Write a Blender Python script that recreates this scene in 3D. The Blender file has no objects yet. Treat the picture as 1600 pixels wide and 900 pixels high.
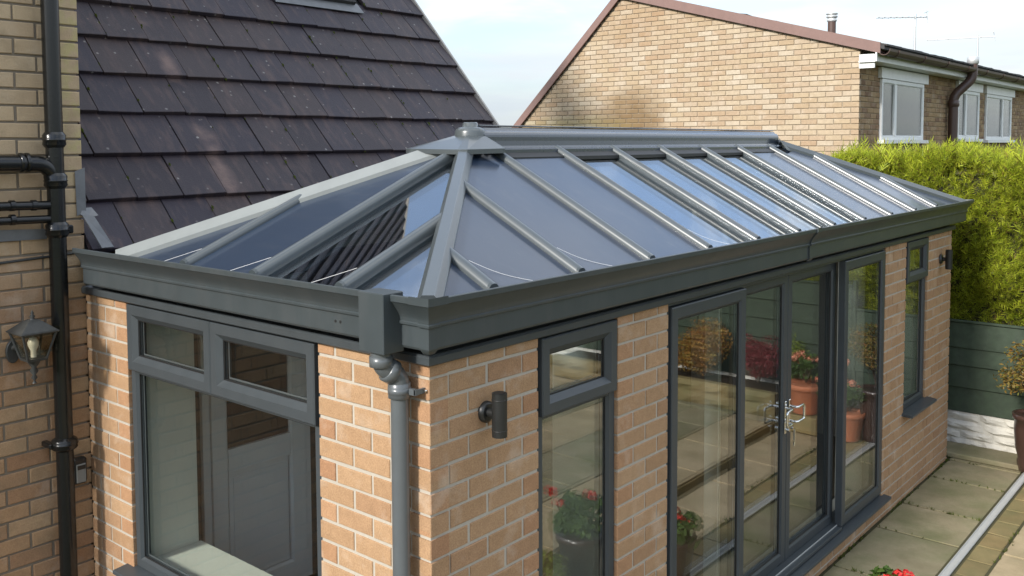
import bpy, bmesh, math, random
import numpy as np
from mathutils import Vector, Matrix
random.seed(7); RNG = np.random.default_rng(7)
SC = bpy.context.scene
COL = SC.collection

# ------------------------------------------------------------------ camera
CAM = np.array([-2.457, -2.464, 3.051])
YAW, PITCH, ROLL = math.radians(40.3435), math.radians(3.4559), math.radians(-0.2896)
FPX, PPX, PPY = 1456.07, 788.37, 312.92          # in pixels of the 1600x900 photograph
FW = np.array([math.cos(YAW)*math.cos(PITCH), math.sin(YAW)*math.cos(PITCH), -math.sin(PITCH)])
_rt = np.array([math.sin(YAW), -math.cos(YAW), 0.0]); _up = np.cross(_rt, FW)
RT = _rt*math.cos(ROLL)+_up*math.sin(ROLL); UP = -_rt*math.sin(ROLL)+_up*math.cos(ROLL)
cam = bpy.data.cameras.new('camera'); camo = bpy.data.objects.new('camera', cam); COL.objects.link(camo)
cam.sensor_width = 36.0; cam.lens = 36.0*FPX/1600.0
cam.shift_x = (800-PPX)/1600.0; cam.shift_y = -(450-PPY)/1600.0
cam.clip_start = 0.05; cam.clip_end = 4000
m = Matrix.Identity(4)
for r in range(3):
    m[r][0] = RT[r]; m[r][1] = UP[r]; m[r][2] = -FW[r]; m[r][3] = CAM[r]
camo.matrix_world = m
SC.camera = camo
def pj(P):
    d = np.asarray(P, float)-CAM; z = float(d@FW)
    if z < 0.1: return -9999, -9999, z
    return PPX+FPX*float(d@RT)/z, PPY-FPX*float(d@UP)/z, z

# ------------------------------------------------------------------ world and sun
SUN_EL, SUN_STR, SKY_STR = math.radians(29), 2.35, 0.15
TO_SUN = Vector((-math.cos(SUN_EL), 0.03, math.sin(SUN_EL))).normalized()
w = bpy.data.worlds.new('World'); SC.world = w; w.use_nodes = True
nt = w.node_tree; nt.nodes.clear()
def wn(t, **k):
    n = nt.nodes.new(t)
    for a, b in k.items(): setattr(n, a, b)
    return n
out = wn('ShaderNodeOutputWorld'); bg = wn('ShaderNodeBackground'); bg.inputs['Strength'].default_value = SKY_STR
sky = wn('ShaderNodeTexSky', sky_type='NISHITA'); sky.sun_disc = False; sky.sun_elevation = SUN_EL
sky.sun_rotation = math.atan2(TO_SUN.x, TO_SUN.y); sky.air_density = 1.0; sky.dust_density = 0.6; sky.ozone_density = 1.5
tc = wn('ShaderNodeTexCoord'); sep = wn('ShaderNodeSeparateXYZ'); nt.links.new(tc.outputs['Generated'], sep.inputs[0])
zc = wn('ShaderNodeMath', operation='MAXIMUM'); nt.links.new(sep.outputs['Z'], zc.inputs[0]); zc.inputs[1].default_value = 0.0
za = wn('ShaderNodeMath', operation='ADD'); nt.links.new(zc.outputs[0], za.inputs[0]); za.inputs[1].default_value = 0.16
cmb = wn('ShaderNodeCombineXYZ')
for i, ax in enumerate('XY'):
    dv = wn('ShaderNodeMath', operation='DIVIDE'); nt.links.new(sep.outputs[ax], dv.inputs[0]); nt.links.new(za.outputs[0], dv.inputs[1])
    nt.links.new(dv.outputs[0], cmb.inputs[i])
nz = wn('ShaderNodeTexNoise'); nz.inputs['Scale'].default_value = 1.5; nz.inputs['Detail'].default_value = 9; nz.inputs['Roughness'].default_value = 0.58
nz.inputs['Distortion'].default_value = 0.4
nt.links.new(cmb.outputs[0], nz.inputs['Vector'])
cr = wn('ShaderNodeValToRGB'); cr.color_ramp.elements[0].position = 0.41; cr.color_ramp.elements[1].position = 0.60
cr.color_ramp.interpolation = 'EASE'; cr.color_ramp.elements[0].color = (.13, .13, .13, 1)
nt.links.new(nz.outputs[0], cr.inputs[0])
msc = wn('ShaderNodeMath', operation='MULTIPLY'); msc.inputs[1].default_value = 0.95; nt.links.new(cr.outputs[0], msc.inputs[0])
mixc = wn('ShaderNodeMix', data_type='RGBA'); nt.links.new(msc.outputs[0], mixc.inputs['Factor'])
nt.links.new(sky.outputs[0], mixc.inputs['A']); mixc.inputs['B'].default_value = (5.6, 5.75, 5.9, 1)
hz = wn('ShaderNodeMapRange'); hz.inputs['From Min'].default_value = 0.0; hz.inputs['From Max'].default_value = 0.46
hz.inputs['To Min'].default_value = 1.0; hz.inputs['To Max'].default_value = 0.0; nt.links.new(zc.outputs[0], hz.inputs[0])
nzh = wn('ShaderNodeTexNoise'); nzh.inputs['Scale'].default_value = 2.2; nzh.inputs['Detail'].default_value = 7
mph = wn('ShaderNodeMapping'); mph.inputs['Scale'].default_value = (1, 1, 9); nt.links.new(tc.outputs['Generated'], mph.inputs[0]); nt.links.new(mph.outputs[0], nzh.inputs['Vector'])
hcr = wn('ShaderNodeValToRGB'); hcr.color_ramp.elements[0].position = .3; hcr.color_ramp.elements[1].position = .68
hcr.color_ramp.elements[0].color = (1.62, 1.88, 2.08, 1); hcr.color_ramp.elements[1].color = (2.25, 2.33, 2.40, 1); nt.links.new(nzh.outputs[0], hcr.inputs[0])
mixh = wn('ShaderNodeMix', data_type='RGBA'); nt.links.new(hz.outputs[0], mixh.inputs['Factor']); nt.links.new(mixc.outputs['Result'], mixh.inputs['A']); nt.links.new(hcr.outputs[0], mixh.inputs['B'])
nt.links.new(mixh.outputs['Result'], bg.inputs['Color']); nt.links.new(bg.outputs[0], out.inputs[0])
sl = bpy.data.lights.new('sun', 'SUN'); sl.energy = SUN_STR; sl.angle = math.radians(7); sl.color = (1.0, 0.95, 0.88)
so = bpy.data.objects.new('sun', sl); COL.objects.link(so); so.location = (-20, 0, 15)
so.rotation_euler = TO_SUN.to_track_quat('Z', 'Y').to_euler()
SC.view_settings.view_transform = 'Standard'; SC.view_settings.look = 'None'
SC.view_settings.exposure = 1.24; SC.view_settings.gamma = 1.0; SC.view_settings.use_curve_mapping = False
SC.render.engine = 'CYCLES'
SC.cycles.max_bounces = 10; SC.cycles.transparent_max_bounces = 24

# ------------------------------------------------------------------ materials
MATS = {}
class NG:
    def __init__(s, name):
        s.m = bpy.data.materials.new(name); s.m.use_nodes = True; s.t = s.m.node_tree; s.t.nodes.clear()
        s.out = s.n('ShaderNodeOutputMaterial'); s.b = s.n('ShaderNodeBsdfPrincipled'); s.l(s.b.outputs[0], s.out.inputs[0])
        MATS[name] = s.m
    def n(s, t, **k):
        x = s.t.nodes.new(t)
        for a, b in k.items(): setattr(x, a, b)
        return x
    def l(s, a, b): s.t.links.new(a, b)
    def pos(s): return s.n('ShaderNodeNewGeometry').outputs['Position']
    def noise(s, vec, scale, detail=5, rough=.55, stretch=None, dist=0):
        if stretch:
            mp = s.n('ShaderNodeMapping'); mp.inputs['Scale'].default_value = stretch; s.l(vec, mp.inputs[0]); vec = mp.outputs[0]
        x = s.n('ShaderNodeTexNoise'); x.inputs['Scale'].default_value = scale; x.inputs['Detail'].default_value = detail
        x.inputs['Roughness'].default_value = rough; x.inputs['Distortion'].default_value = dist; s.l(vec, x.inputs['Vector']); return x.outputs[0]
    def ramp(s, fac, stops):
        r = s.n('ShaderNodeValToRGB'); e = r.color_ramp.elements
        while len(e) < len(stops): e.new(0.5)
        for i, (p, c) in enumerate(stops):
            e[i].position = p; e[i].color = (*c, 1) if len(c) == 3 else c
        s.l(fac, r.inputs[0]); return r.outputs[0]
    def gray(s, fac, a, b): return s.ramp(fac, [(a, (0, 0, 0)), (b, (1, 1, 1))])
    def mix(s, fac, a, b, mode='MIX'):
        x = s.n('ShaderNodeMix', data_type='RGBA', blend_type=mode)
        for sock, v in (('Factor', fac), ('A', a), ('B', b)):
            if isinstance(v, (int, float)): x.inputs[sock].default_value = v
            elif isinstance(v, tuple): x.inputs[sock].default_value = (*v, 1)
            else: s.l(v, x.inputs[sock])
        return x.outputs['Result']
    def math(s, op, a, b=0.0):
        x = s.n('ShaderNodeMath', operation=op)
        for i, v in enumerate((a, b)):
            if isinstance(v, (int, float)): x.inputs[i].default_value = v
            else: s.l(v, x.inputs[i])
        return x.outputs[0]
    def rnd(s):
        a = s.n('ShaderNodeObjectInfo').outputs['Random']; b = s.n('ShaderNodeNewGeometry').outputs['Random Per Island']
        return s.math('FRACT', s.math('ADD', a, b))
    def tint(s): return s.n('ShaderNodeObjectInfo').outputs['Color']
    def bump(s, h, strength=.3, dist=.004):
        x = s.n('ShaderNodeBump'); x.inputs['Strength'].default_value = strength; x.inputs['Distance'].default_value = dist
        s.l(h, x.inputs['Height']); s.l(x.outputs[0], s.b.inputs['Normal'])
    def fin(s, col=None, rough=.6, metal=0, spec=.5, coat=0, coatr=.1):
        if col is not None:
            if isinstance(col, tuple): s.b.inputs['Base Color'].default_value = (*col, 1)
            else: s.l(col, s.b.inputs['Base Color'])
        if isinstance(rough, (int, float)): s.b.inputs['Roughness'].default_value = rough
        else: s.l(rough, s.b.inputs['Roughness'])
        s.b.inputs['Metallic'].default_value = metal; s.b.inputs['Specular IOR Level'].default_value = spec
        s.b.inputs['Coat Weight'].default_value = coat; s.b.inputs['Coat Roughness'].default_value = coatr
        return s.m
def rng(x, a, b):
    return a+(b-a)*x
def brick_mat(name, cols, speck=.6, stain=None, bump=.5):
    g = NG(name); p = g.pos(); r = g.rnd()
    c = g.ramp(r, [(i/(len(cols)-1), k) for i, k in enumerate(cols)])
    c = g.mix(1.0, c, g.tint(), 'MULTIPLY')
    n1 = g.noise(p, 150, 4, .75); c = g.mix(speck, c, g.ramp(n1, [(.3, (.35, .3, .27)), (.7, (1, .97, .9))]), 'MULTIPLY')
    n2 = g.noise(p, 22, 5, .6); c = g.mix(.55, c, g.ramp(n2, [(.3, (.74, .73, .72)), (.7, (1.05, 1.05, 1.05))]), 'MULTIPLY')
    n3 = g.noise(p, 5, 4, .6); c = g.mix(g.math('MULTIPLY', g.gray(n3, .54, .72), .28), c, (.62, .55, .46))   # faint bloom
    if stain: c = stain(g, p, c)
    g.bump(g.math('ADD', n1, g.math('MULTIPLY', n2, 1.5)), bump, .003)
    return g.fin(c, .86, spec=.25)
def mortar_mat(name, col, dark):
    g = NG(name); p = g.pos(); n = g.noise(p, 60, 6, .65); n2 = g.noise(p, 3, 3)
    c = g.mix(n, dark, col); c = g.mix(g.gray(n2, .45, .75), c, tuple(x*.8 for x in col))
    g.bump(n, .5, .004); return g.fin(c, .95, spec=.15)
brick_mat('brick_new', [(.405, .258, .148), (.445, .288, .166), (.475, .318, .190), (.415, .265, .152), (.46, .30, .175), (.39, .24, .140)])
mortar_mat('mortar_new', (.455, .415, .35), (.33, .30, .25))
def moss_stain(g, p, c):
    sp = g.n('ShaderNodeSeparateXYZ'); g.l(p, sp.inputs[0])
    near = g.n('ShaderNodeMapRange'); g.l(sp.outputs['X'], near.inputs[0]); near.inputs[1].default_value = -.17; near.inputs[2].default_value = -.03
    hi = g.n('ShaderNodeMapRange'); g.l(sp.outputs['Z'], hi.inputs[0]); hi.inputs[1].default_value = 2.7; hi.inputs[2].default_value = 3.15
    f = g.math('MULTIPLY', g.math('MULTIPLY', near.outputs[0], hi.outputs[0]), g.gray(g.noise(p, 13, 3), .42, .62))
    c = g.mix(g.math('MULTIPLY', f, .9), c, (.33, .33, .04))
    # paler, greyer weathering high on the wall, redder where the wall stays dry
    hi2 = g.n('ShaderNodeMapRange'); g.l(sp.outputs['Z'], hi2.inputs[0]); hi2.inputs[1].default_value = 2.0; hi2.inputs[2].default_value = 2.9
    c = g.mix(g.math('MULTIPLY', hi2.outputs[0], .62), c, (.50, .395, .255))
    lo = g.math('MULTIPLY', g.gray(g.noise(p, 7, 4), .5, .7), .35)
    return g.mix(lo, c, (.2, .15, .09))
brick_mat('brick_old', [(.41, .255, .14), (.46, .30, .17), (.37, .215, .12), (.49, .34, .20), (.33, .185, .105)], .4, moss_stain, .9)
mortar_mat('mortar_old', (.25, .21, .16), (.15, .125, .095))
def gable_stain(g, p, c):
    sp = g.n('ShaderNodeSeparateXYZ'); g.l(p, sp.inputs[0])
    def spot(y, z, ry, rz):
        dy = g.math('DIVIDE', g.math('SUBTRACT', sp.outputs['Y'], y), ry); dz = g.math('DIVIDE', g.math('SUBTRACT', sp.outputs['Z'], z), rz)
        d = g.math('ADD', g.math('MULTIPLY', dy, dy), g.math('MULTIPLY', dz, dz))
        d = g.math('ADD', d, g.math('MULTIPLY', g.math('SUBTRACT', g.noise(p, 3, 4), .5), .8)); return g.gray(d, 1.0, .25) if False else g.ramp(d, [(.1, (1, 1, 1)), (1.0, (0, 0, 0))])
    c = g.mix(g.math('MULTIPLY', spot(5.50, 3.36, .72, .66), .85), c, (.16, .10, .045))
    c = g.mix(g.math('MULTIPLY', spot(5.45, 4.85, .75, .40), .4), c, (.28, .17, .085))
    c = g.mix(g.math('MULTIPLY', spot(6.6, 3.3, 1.3, .25), .35), c, (.36, .30, .10))
    return c
brick_mat('brick_pale', [(.40, .30, .195), (.44, .345, .23), (.47, .385, .275), (.40, .295, .195), (.49, .42, .32), (.39, .275, .175), (.45, .365, .255)], .2, gable_stain, .4)
mortar_mat('mortar_pale', (.36, .30, .225), (.28, .23, .17))
brick_mat('brick_brown', [(.34, .235, .125), (.38, .265, .145), (.31, .205, .115), (.21, .13, .08), (.40, .29, .165)], .3, None, .6)
mortar_mat('mortar_brown', (.42, .33, .22), (.33, .25, .16))

def tile_mat():
    g = NG('roof_tile'); p = g.pos(); r = g.rnd()
    c = g.ramp(r, [(0, (.025, .018, .023)), (.25, (.037, .028, .033)), (.5, (.029, .023, .033)), (.75, (.048, .034, .034)), (1, (.033, .025, .030))])
    st = g.noise(p, 5, 6, .6, (3.2, .8, .8)); c = g.mix(g.math('MULTIPLY', g.gray(st, .50, .70), .6), c, (.105, .068, .058))
    sx = g.n('ShaderNodeSeparateXYZ'); g.l(p, sx.inputs[0])
    bd = g.math('ABSOLUTE', g.math('SUBTRACT', g.math('ADD', sx.outputs['X'], g.math('MULTIPLY', g.noise(p, 4, 3), .10)), 1.15))
    sk = g.math('MULTIPLY', g.ramp(bd, [(.02, (1, 1, 1)), (.085, (0, 0, 0))]), g.gray(g.noise(p, 3.2, 4), .40, .60)); c = g.mix(g.math('MULTIPLY', sk, .7), c, (.22, .145, .12))
    n = g.noise(p, 95, 4, .7); c = g.mix(.5, c, g.ramp(n, [(.3, (.55, .55, .55)), (.72, (1.25, 1.2, 1.18))]), 'MULTIPLY')
    v = g.n('ShaderNodeTexVoronoi'); v.inputs['Scale'].default_value = 13; g.l(p, v.inputs['Vector'])
    big = g.gray(g.noise(p, 1.3, 4), .36, .55)
    sp = g.math('MULTIPLY', g.ramp(g.math('ADD', v.outputs['Distance'], g.math('MULTIPLY', g.noise(p, 60, 2), .12)), [(.13, (1, 1, 1)), (.21, (0, 0, 0))]), big)
    pick = g.n('ShaderNodeSeparateColor'); g.l(v.outputs['Color'], pick.inputs[0])
    sp = g.math('MULTIPLY', sp, g.gray(pick.outputs[0], .28, .34))
    c = g.mix(g.math('MULTIPLY', sp, .55), c, g.ramp(pick.outputs[1], [(.3, (.42, .40, .36)), (.6, (.28, .16, .10)), (.9, (.5, .49, .45))]))
    wear = g.math('MULTIPLY', g.gray(pick.outputs[2], .93, .95), 0.0)
    g.bump(g.math('ADD', n, st), .45, .004)
    return g.fin(c, g.ramp(n, [(.3, (.42,)*3), (.7, (.62,)*3)]), spec=.36)
tile_mat()
def plain(name, col, rough=.5, spec=.5, metal=0, coat=0, coatr=.08, vary=.12, scale=9, bump=0, bscale=200, dirt=0):
    g = NG(name); p = g.pos(); n = g.noise(p, scale, 5, .6)
    c = g.mix(n, tuple(x*(1-vary) for x in col), tuple(min(1, x*(1+vary)) for x in col))
    if dirt:
        d = g.gray(g.noise(p, 9, 7, .72, (1, 1, .22)), .46, .74); c = g.mix(g.math('MULTIPLY', d, dirt), c, tuple(x*.6+.035 for x in col))
    if bump: g.bump(g.noise(p, bscale, 3), bump, .002)
    r = g.math('ADD', g.math('MULTIPLY', n, .12), rough-.06)
    return g.fin(c, r, metal, spec, coat, coatr)
plain('anthracite', (.042, .050, .055), .42, .45, dirt=.3, bump=.04)
plain('fascia_grey', (.040, .050, .054), .38, .5, dirt=.7, bump=.05)
plain('bar_grey', (.066, .077, .081), .30, .5, coat=.35, coatr=.18, dirt=.25)
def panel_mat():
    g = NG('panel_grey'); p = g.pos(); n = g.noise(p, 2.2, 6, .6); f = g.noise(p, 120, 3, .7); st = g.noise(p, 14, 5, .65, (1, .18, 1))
    d = g.math('MULTIPLY', g.gray(st, .5, .78), g.gray(n, .40, .68)); c = g.mix(g.math('MULTIPLY', d, .5), (.019, .031, .054), (.075, .082, .09))  # base tinted blue for reflected sky, with paler streaks over it
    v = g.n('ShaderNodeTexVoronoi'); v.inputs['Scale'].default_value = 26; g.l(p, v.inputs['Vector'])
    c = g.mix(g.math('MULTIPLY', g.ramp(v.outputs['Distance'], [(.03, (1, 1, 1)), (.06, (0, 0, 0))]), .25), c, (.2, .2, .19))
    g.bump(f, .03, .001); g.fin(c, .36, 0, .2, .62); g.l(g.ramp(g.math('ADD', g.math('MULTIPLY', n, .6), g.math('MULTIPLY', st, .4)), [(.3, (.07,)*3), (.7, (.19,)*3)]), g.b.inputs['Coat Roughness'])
panel_mat()
plain('ridge_grey', (.036, .047, .062), .28, .5, coat=.6, coatr=.15, dirt=.3)
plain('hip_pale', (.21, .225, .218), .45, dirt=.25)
plain('pipe_grey', (.085, .095, .10), .32, .5, coat=.2, dirt=.2)
plain('cast_iron', (.007, .0075, .0075), .24, .4, coat=.12, coatr=.1, bump=.2, bscale=60)
plain('lead', (.17, .175, .18), .5, .5, .35, vary=.35, scale=14, bump=.2, bscale=40, dirt=.4)
plain('lamp_black', (.013, .014, .014), .38, .5, bump=.05)
plain('lantern_metal', (.035, .037, .035), .5, .5, vary=.5, scale=30, bump=.2, bscale=80)
plain('chrome', (.72, .72, .70), .16, .5, 1.0)
plain('steel', (.55, .56, .55), .48, .5, .55, dirt=.2)
plain('white_plastic', (.72, .73, .71), .4, dirt=.25)
plain('plaster', (.52, .53, .475), .8, .2, vary=.05)
plain('dim_room', (.030, .030, .030), .7, .3)  # dimness of unlit interiors put into the colour, not a paint
plain('door_grey', (.62, .64, .67), .45, vary=.06)
plain('floor_wood', (.10, .07, .045), .45, vary=.3, scale=5)
plain('maroon_board', (.20, .125, .108), .6, .3, vary=.18, dirt=.3, bump=.1, bscale=30)
plain('brown_pvc', (.075, .043, .033), .4, dirt=.3)
plain('slate_dark', (.035, .034, .033), .7, vary=.4, scale=20, bump=.5, bscale=40)
plain('verge_pale', (.40, .37, .33), .8, .2, vary=.2, scale=25)
plain('fence_green', (.036, .052, .033), .75, .25, vary=.5, scale=14, bump=.35, bscale=50, dirt=.35)
plain('stone_white', (.56, .54, .48), .85, .2, vary=.22, scale=16, bump=.7, bscale=24, dirt=.55)
plain('terracotta', (.42, .15, .075), .75, .25, vary=.2, scale=12, bump=.1)
plain('pot_brown', (.045, .024, .018), .3, .5, coat=.3)
plain('soil', (.04, .028, .018), .95, .1, vary=.5, scale=40, bump=.8)
plain('bark', (.07, .05, .035), .9, .1, vary=.4, scale=40, bump=.8)
plain('thread', (.8, .8, .78), .6)
plain('rubber', (.012, .012, .012), .5)
plain('curtain_dimmed', (.085, .092, .09), .9, .1, vary=.2, scale=5)  # darkened in colour to stand for dark reflections in the neighbour panes
plain('lantern_glass', (.45, .43, .38), .35, .5)
plain('bulb', (.75, .72, .62), .3)

def glass(name, ior, tint, wav=.02):
    g = NG(name); g.t.nodes.remove(g.b)
    fr = g.n('ShaderNodeFresnel'); bf = g.n('ShaderNodeNewGeometry').outputs['Backfacing']
    io = g.n('ShaderNodeMapRange'); g.l(bf, io.inputs[0]); io.inputs[3].default_value = ior; io.inputs[4].default_value = 1/ior; g.l(io.outputs[0], fr.inputs['IOR'])
    tr = g.n('ShaderNodeBsdfTransparent'); tr.inputs[0].default_value = (*tint, 1)
    gl = g.n('ShaderNodeBsdfGlossy'); gl.inputs['Roughness'].default_value = .006; gl.inputs[0].default_value = (.96, .98, 1, 1)
    if wav:
        b = g.n('ShaderNodeBump'); b.inputs['Strength'].default_value = wav; b.inputs['Distance'].default_value = .02
        g.l(g.noise(g.pos(), 1.6, 1), b.inputs['Height']); g.l(b.outputs[0], gl.inputs['Normal'])
    mx = g.n('ShaderNodeMixShader'); g.l(fr.outputs[0], mx.inputs[0]); g.l(tr.outputs[0], mx.inputs[1]); g.l(gl.outputs[0], mx.inputs[2])
    g.l(mx.outputs[0], g.out.inputs[0])
glass('window_glass', 2.45, (.88, .90, .88))
glass('end_glass', 1.58, (.95, .97, .95))
glass('roof_glass', 3.1, (.62, .70, .76), .01)
glass('clear_glass', 1.36, (.88, .87, .82))

def slab_mat(name, cols, moss):
    g = NG(name); p = g.pos(); r = g.rnd()
    c = g.ramp(r, [(i/(len(cols)-1), k) for i, k in enumerate(cols)])
    n = g.noise(p, 3.2, 7, .62); c = g.mix(.8, c, g.ramp(n, [(.3, (.66, .62, .52)), (.72, (1.15, 1.12, 1.05))]), 'MULTIPLY')
    m1 = g.gray(g.noise(p, 2.1, 6, .65), .42, .66); c = g.mix(g.math('MULTIPLY', m1, moss), c, (.120, .130, .055))
    f = g.noise(p, 150, 4, .7); c = g.mix(.35, c, g.ramp(f, [(.3, (.55, .5, .45)), (.7, (1.1, 1.1, 1.1))]), 'MULTIPLY')
    g.bump(g.math('ADD', f, g.math('MULTIPLY', n, 2)), .4, .006); return g.fin(c, .8, spec=.3)
slab_mat('slab', [(.25, .22, .145), (.29, .255, .17), (.22, .20, .135), (.27, .235, .15)], .75)
slab_mat('sett', [(.24, .185, .09), (.28, .215, .105), (.21, .165, .085)], .6)
slab_mat('slab_dry', [(.40, .325, .215), (.37, .30, .19), (.43, .35, .235)], .25)
def ground_mat():
    g = NG('ground'); p = g.pos(); n = g.noise(p, 3, 7); f = g.noise(p, 60, 4)
    c = g.mix(n, (.05, .065, .02), (.09, .10, .035)); c = g.mix(.5, c, g.ramp(f, [(.3, (.5, .5, .5)), (.7, (1.2, 1.2, 1.2))]), 'MULTIPLY')
    g.bump(f, .8, .03); g.fin(c, .95, spec=.1)
ground_mat()
mortar_mat('joint_dirt', (.09, .08, .045), (.05, .05, .025))
def leaf_mat(name, cols, trans=.35, rough=.5):
    g = NG(name); r = g.n('ShaderNodeNewGeometry').outputs['Random Per Island']; p = g.pos()
    c = g.ramp(r, [(i/(len(cols)-1), k) for i, k in enumerate(cols)])
    c = g.mix(.45, c, g.ramp(g.noise(p, 5, 4), [(.3, (.6, .65, .55)), (.7, (1.25, 1.2, 1.0))]), 'MULTIPLY')
    g.fin(c, rough, spec=.3)
    t = g.n('ShaderNodeBsdfTranslucent'); g.l(c, t.inputs[0]); mx = g.n('ShaderNodeMixShader'); mx.inputs[0].default_value = trans
    g.l(g.b.outputs[0], mx.inputs[1]); g.l(t.outputs[0], mx.inputs[2]); g.l(mx.outputs[0], g.out.inputs[0])
leaf_mat('conifer', [(.39, .47, .04), (.52, .58, .05), (.25, .33, .03), (.58, .62, .07), (.33, .35, .035), (.15, .19, .03), (.24, .17, .05)], .45)
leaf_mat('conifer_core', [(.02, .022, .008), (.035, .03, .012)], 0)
leaf_mat('acer_leaf', [(.20, .17, .035), (.25, .15, .04), (.14, .15, .03), (.28, .12, .045)])
leaf_mat('orange_leaf', [(.34, .15, .03), (.44, .24, .05), (.26, .085, .03), (.40, .30, .07), (.16, .06, .025)])
leaf_mat('red_leaf', [(.22, .025, .04), (.32, .05, .06), (.14, .015, .028)])
leaf_mat('green_leaf', [(.06, .12, .025), (.09, .15, .03), (.045, .09, .02)])
leaf_mat('lime_leaf', [(.16, .22, .03), (.22, .26, .04)])
leaf_mat('red_petal', [(.55, .03, .025), (.65, .05, .04), (.5, .02, .03)], .2)
leaf_mat('pink_petal', [(.70, .25, .16), (.75, .33, .22), (.65, .18, .12)], .2)

# ------------------------------------------------------------------ mesh helpers
class MB:
    def __init__(s): s.v = []; s.f = []; s.sm = []
    def face(s, *pts, smooth=False):
        b = len(s.v); s.v += [tuple(map(float, p)) for p in pts]; s.f.append(tuple(range(b, b+len(pts)))); s.sm.append(smooth)
    def raw(s, vs, fs, smooth=False):
        b = len(s.v); s.v += [tuple(map(float, p)) for p in vs]
        for q in fs: s.f.append(tuple(b+i for i in q)); s.sm.append(smooth)
        return s
    def box(s, a, b):
        (x0, y0, z0), (x1, y1, z1) = [min(p, q) for p, q in zip(a, b)], [max(p, q) for p, q in zip(a, b)]
        return s.raw([(x0, y0, z0), (x1, y0, z0), (x1, y1, z0), (x0, y1, z0), (x0, y0, z1), (x1, y0, z1), (x1, y1, z1), (x0, y1, z1)],
              [(0, 3, 2, 1), (4, 5, 6, 7), (0, 1, 5, 4), (1, 2, 6, 5), (2, 3, 7, 6), (3, 0, 4, 7)])
    def hexa(s, lo, hi):                       # two quads of corner points
        return s.raw(list(lo)+list(hi), [(0, 3, 2, 1), (4, 5, 6, 7), (0, 1, 5, 4), (1, 2, 6, 5), (2, 3, 7, 6), (3, 0, 4, 7)])
    def prism(s, poly, d):                     # polygon pushed along vector d
        n = len(poly); p = [Vector(q) for q in poly]; d = Vector(d)
        s.raw(p+[q+d for q in p], [tuple(range(n))[::-1], tuple(range(n, 2*n))]+[(i, (i+1) % n, n+(i+1) % n, n+i) for i in range(n)]); return s
    def tube(s, pts, r, n=12, caps=True):
        pts = [Vector(p) for p in pts]; rs = r if isinstance(r, (list, tuple)) else [r]*len(pts)
        rings = []; ref = None
        for i, p in enumerate(pts):
            t = (pts[min(i+1, len(pts)-1)]-pts[max(i-1, 0)]).normalized()
            if ref is None: ref = Vector((0, 0, 1)) if abs(t.z) < .9 else Vector((1, 0, 0))
            a = (ref-t*ref.dot(t)).normalized(); ref = a; b = t.cross(a)
            rings.append([p+(a*math.cos(2*math.pi*k/n)+b*math.sin(2*math.pi*k/n))*rs[i] for k in range(n)])
        vs = [v for g in rings for v in g]; L = len(rings)
        s.raw(vs, [(i*n+k, i*n+(k+1) % n, (i+1)*n+(k+1) % n, (i+1)*n+k) for i in range(L-1) for k in range(n)], True)
        if caps: s.face(*rings[0][::-1]); s.face(*rings[-1])
        return s
    def lathe(s, prof, c=(0, 0, 0), n=20, smooth=True):
        c = Vector(c); vs = []; fs = []
        for r, z in prof: vs += [c+Vector((r*math.cos(2*math.pi*k/n), r*math.sin(2*math.pi*k/n), z)) for k in range(n)]
        for i in range(len(prof)-1):
            for k in range(n): fs.append((i*n+k, i*n+(k+1) % n, (i+1)*n+(k+1) % n, (i+1)*n+k))
        s.raw(vs, fs, smooth); s.face(*vs[:n][::-1]); s.face(*vs[-n:]); return s
    def ring(s, P, u0, u1, z0, z1, prof):      # mitred frame: closed profile of (inset, out)
        n = len(prof); vs = []
        for i, o in prof: vs += [P(u0+i, z0+i, o), P(u1-i, z0+i, o), P(u1-i, z1-i, o), P(u0+i, z1-i, o)]
        fs = []
        for a in range(n):
            b = (a+1) % n
            for k in range(4): fs.append((a*4+k, a*4+(k+1) % 4, b*4+(k+1) % 4, b*4+k))
        return s.raw(vs, fs)
    def sweep(s, path, closed_prof):           # path: list of functions(out, z) -> point ; profile of (out, z)
        n = len(closed_prof); vs = []
        for fn in path: vs += [fn(o, z) for o, z in closed_prof]
        fs = [(i*n+a, i*n+(a+1) % n, (i+1)*n+(a+1) % n, (i+1)*n+a) for i in range(len(path)-1) for a in range(n)]
        s.raw(vs, fs); s.face(*vs[:n]); s.face(*vs[-n:][::-1]); return s
    def mesh(s, name, origin, bevel=0, seg=1, fix=True):
        me = bpy.data.meshes.new(name); o = Vector(origin)
        me.from_pydata([tuple(Vector(v)-o) for v in s.v], [], s.f)
        me.polygons.foreach_set('use_smooth', s.sm)
        if fix or bevel:
            bm = bmesh.new(); bm.from_mesh(me)
            if bevel:
                bmesh.ops.remove_doubles(bm, verts=bm.verts, dist=1e-5)
            bmesh.ops.recalc_face_normals(bm, faces=bm.faces)
            if bevel:
                ed = [e for e in bm.edges if len(e.link_faces) == 2 and e.calc_face_angle(0) > .5]
                bmesh.ops.bevel(bm, geom=ed, offset=bevel, segments=seg, affect='EDGES', profile=.6, clamp_overlap=True)
            bm.to_mesh(me); bm.free()
        return me
WO = {}
def put(o, parent, origin):
    COL.objects.link(o); po = Vector((0, 0, 0))
    if parent is not None: o.parent = parent; po = WO[parent.name]
    o.location = Vector(origin)-po; WO[o.name] = Vector(origin); return o
def obj(name, mb, mat, parent=None, origin=None, bevel=0, seg=1, fix=True):
    if origin is None:
        a = np.array(mb.v); lo, hi = a.min(0), a.max(0); origin = ((lo[0]+hi[0])/2, (lo[1]+hi[1])/2, lo[2])
    me = mb.mesh(name, origin, bevel, seg, fix); me.materials.append(MATS[mat])
    return put(bpy.data.objects.new(name, me), parent, origin)
def tag(o, label=None, cat=None, group=None, kind=None):
    for k, v in (('label', label), ('category', cat), ('group', group), ('kind', kind)):
        if v: o[k] = v
    return o
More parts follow.
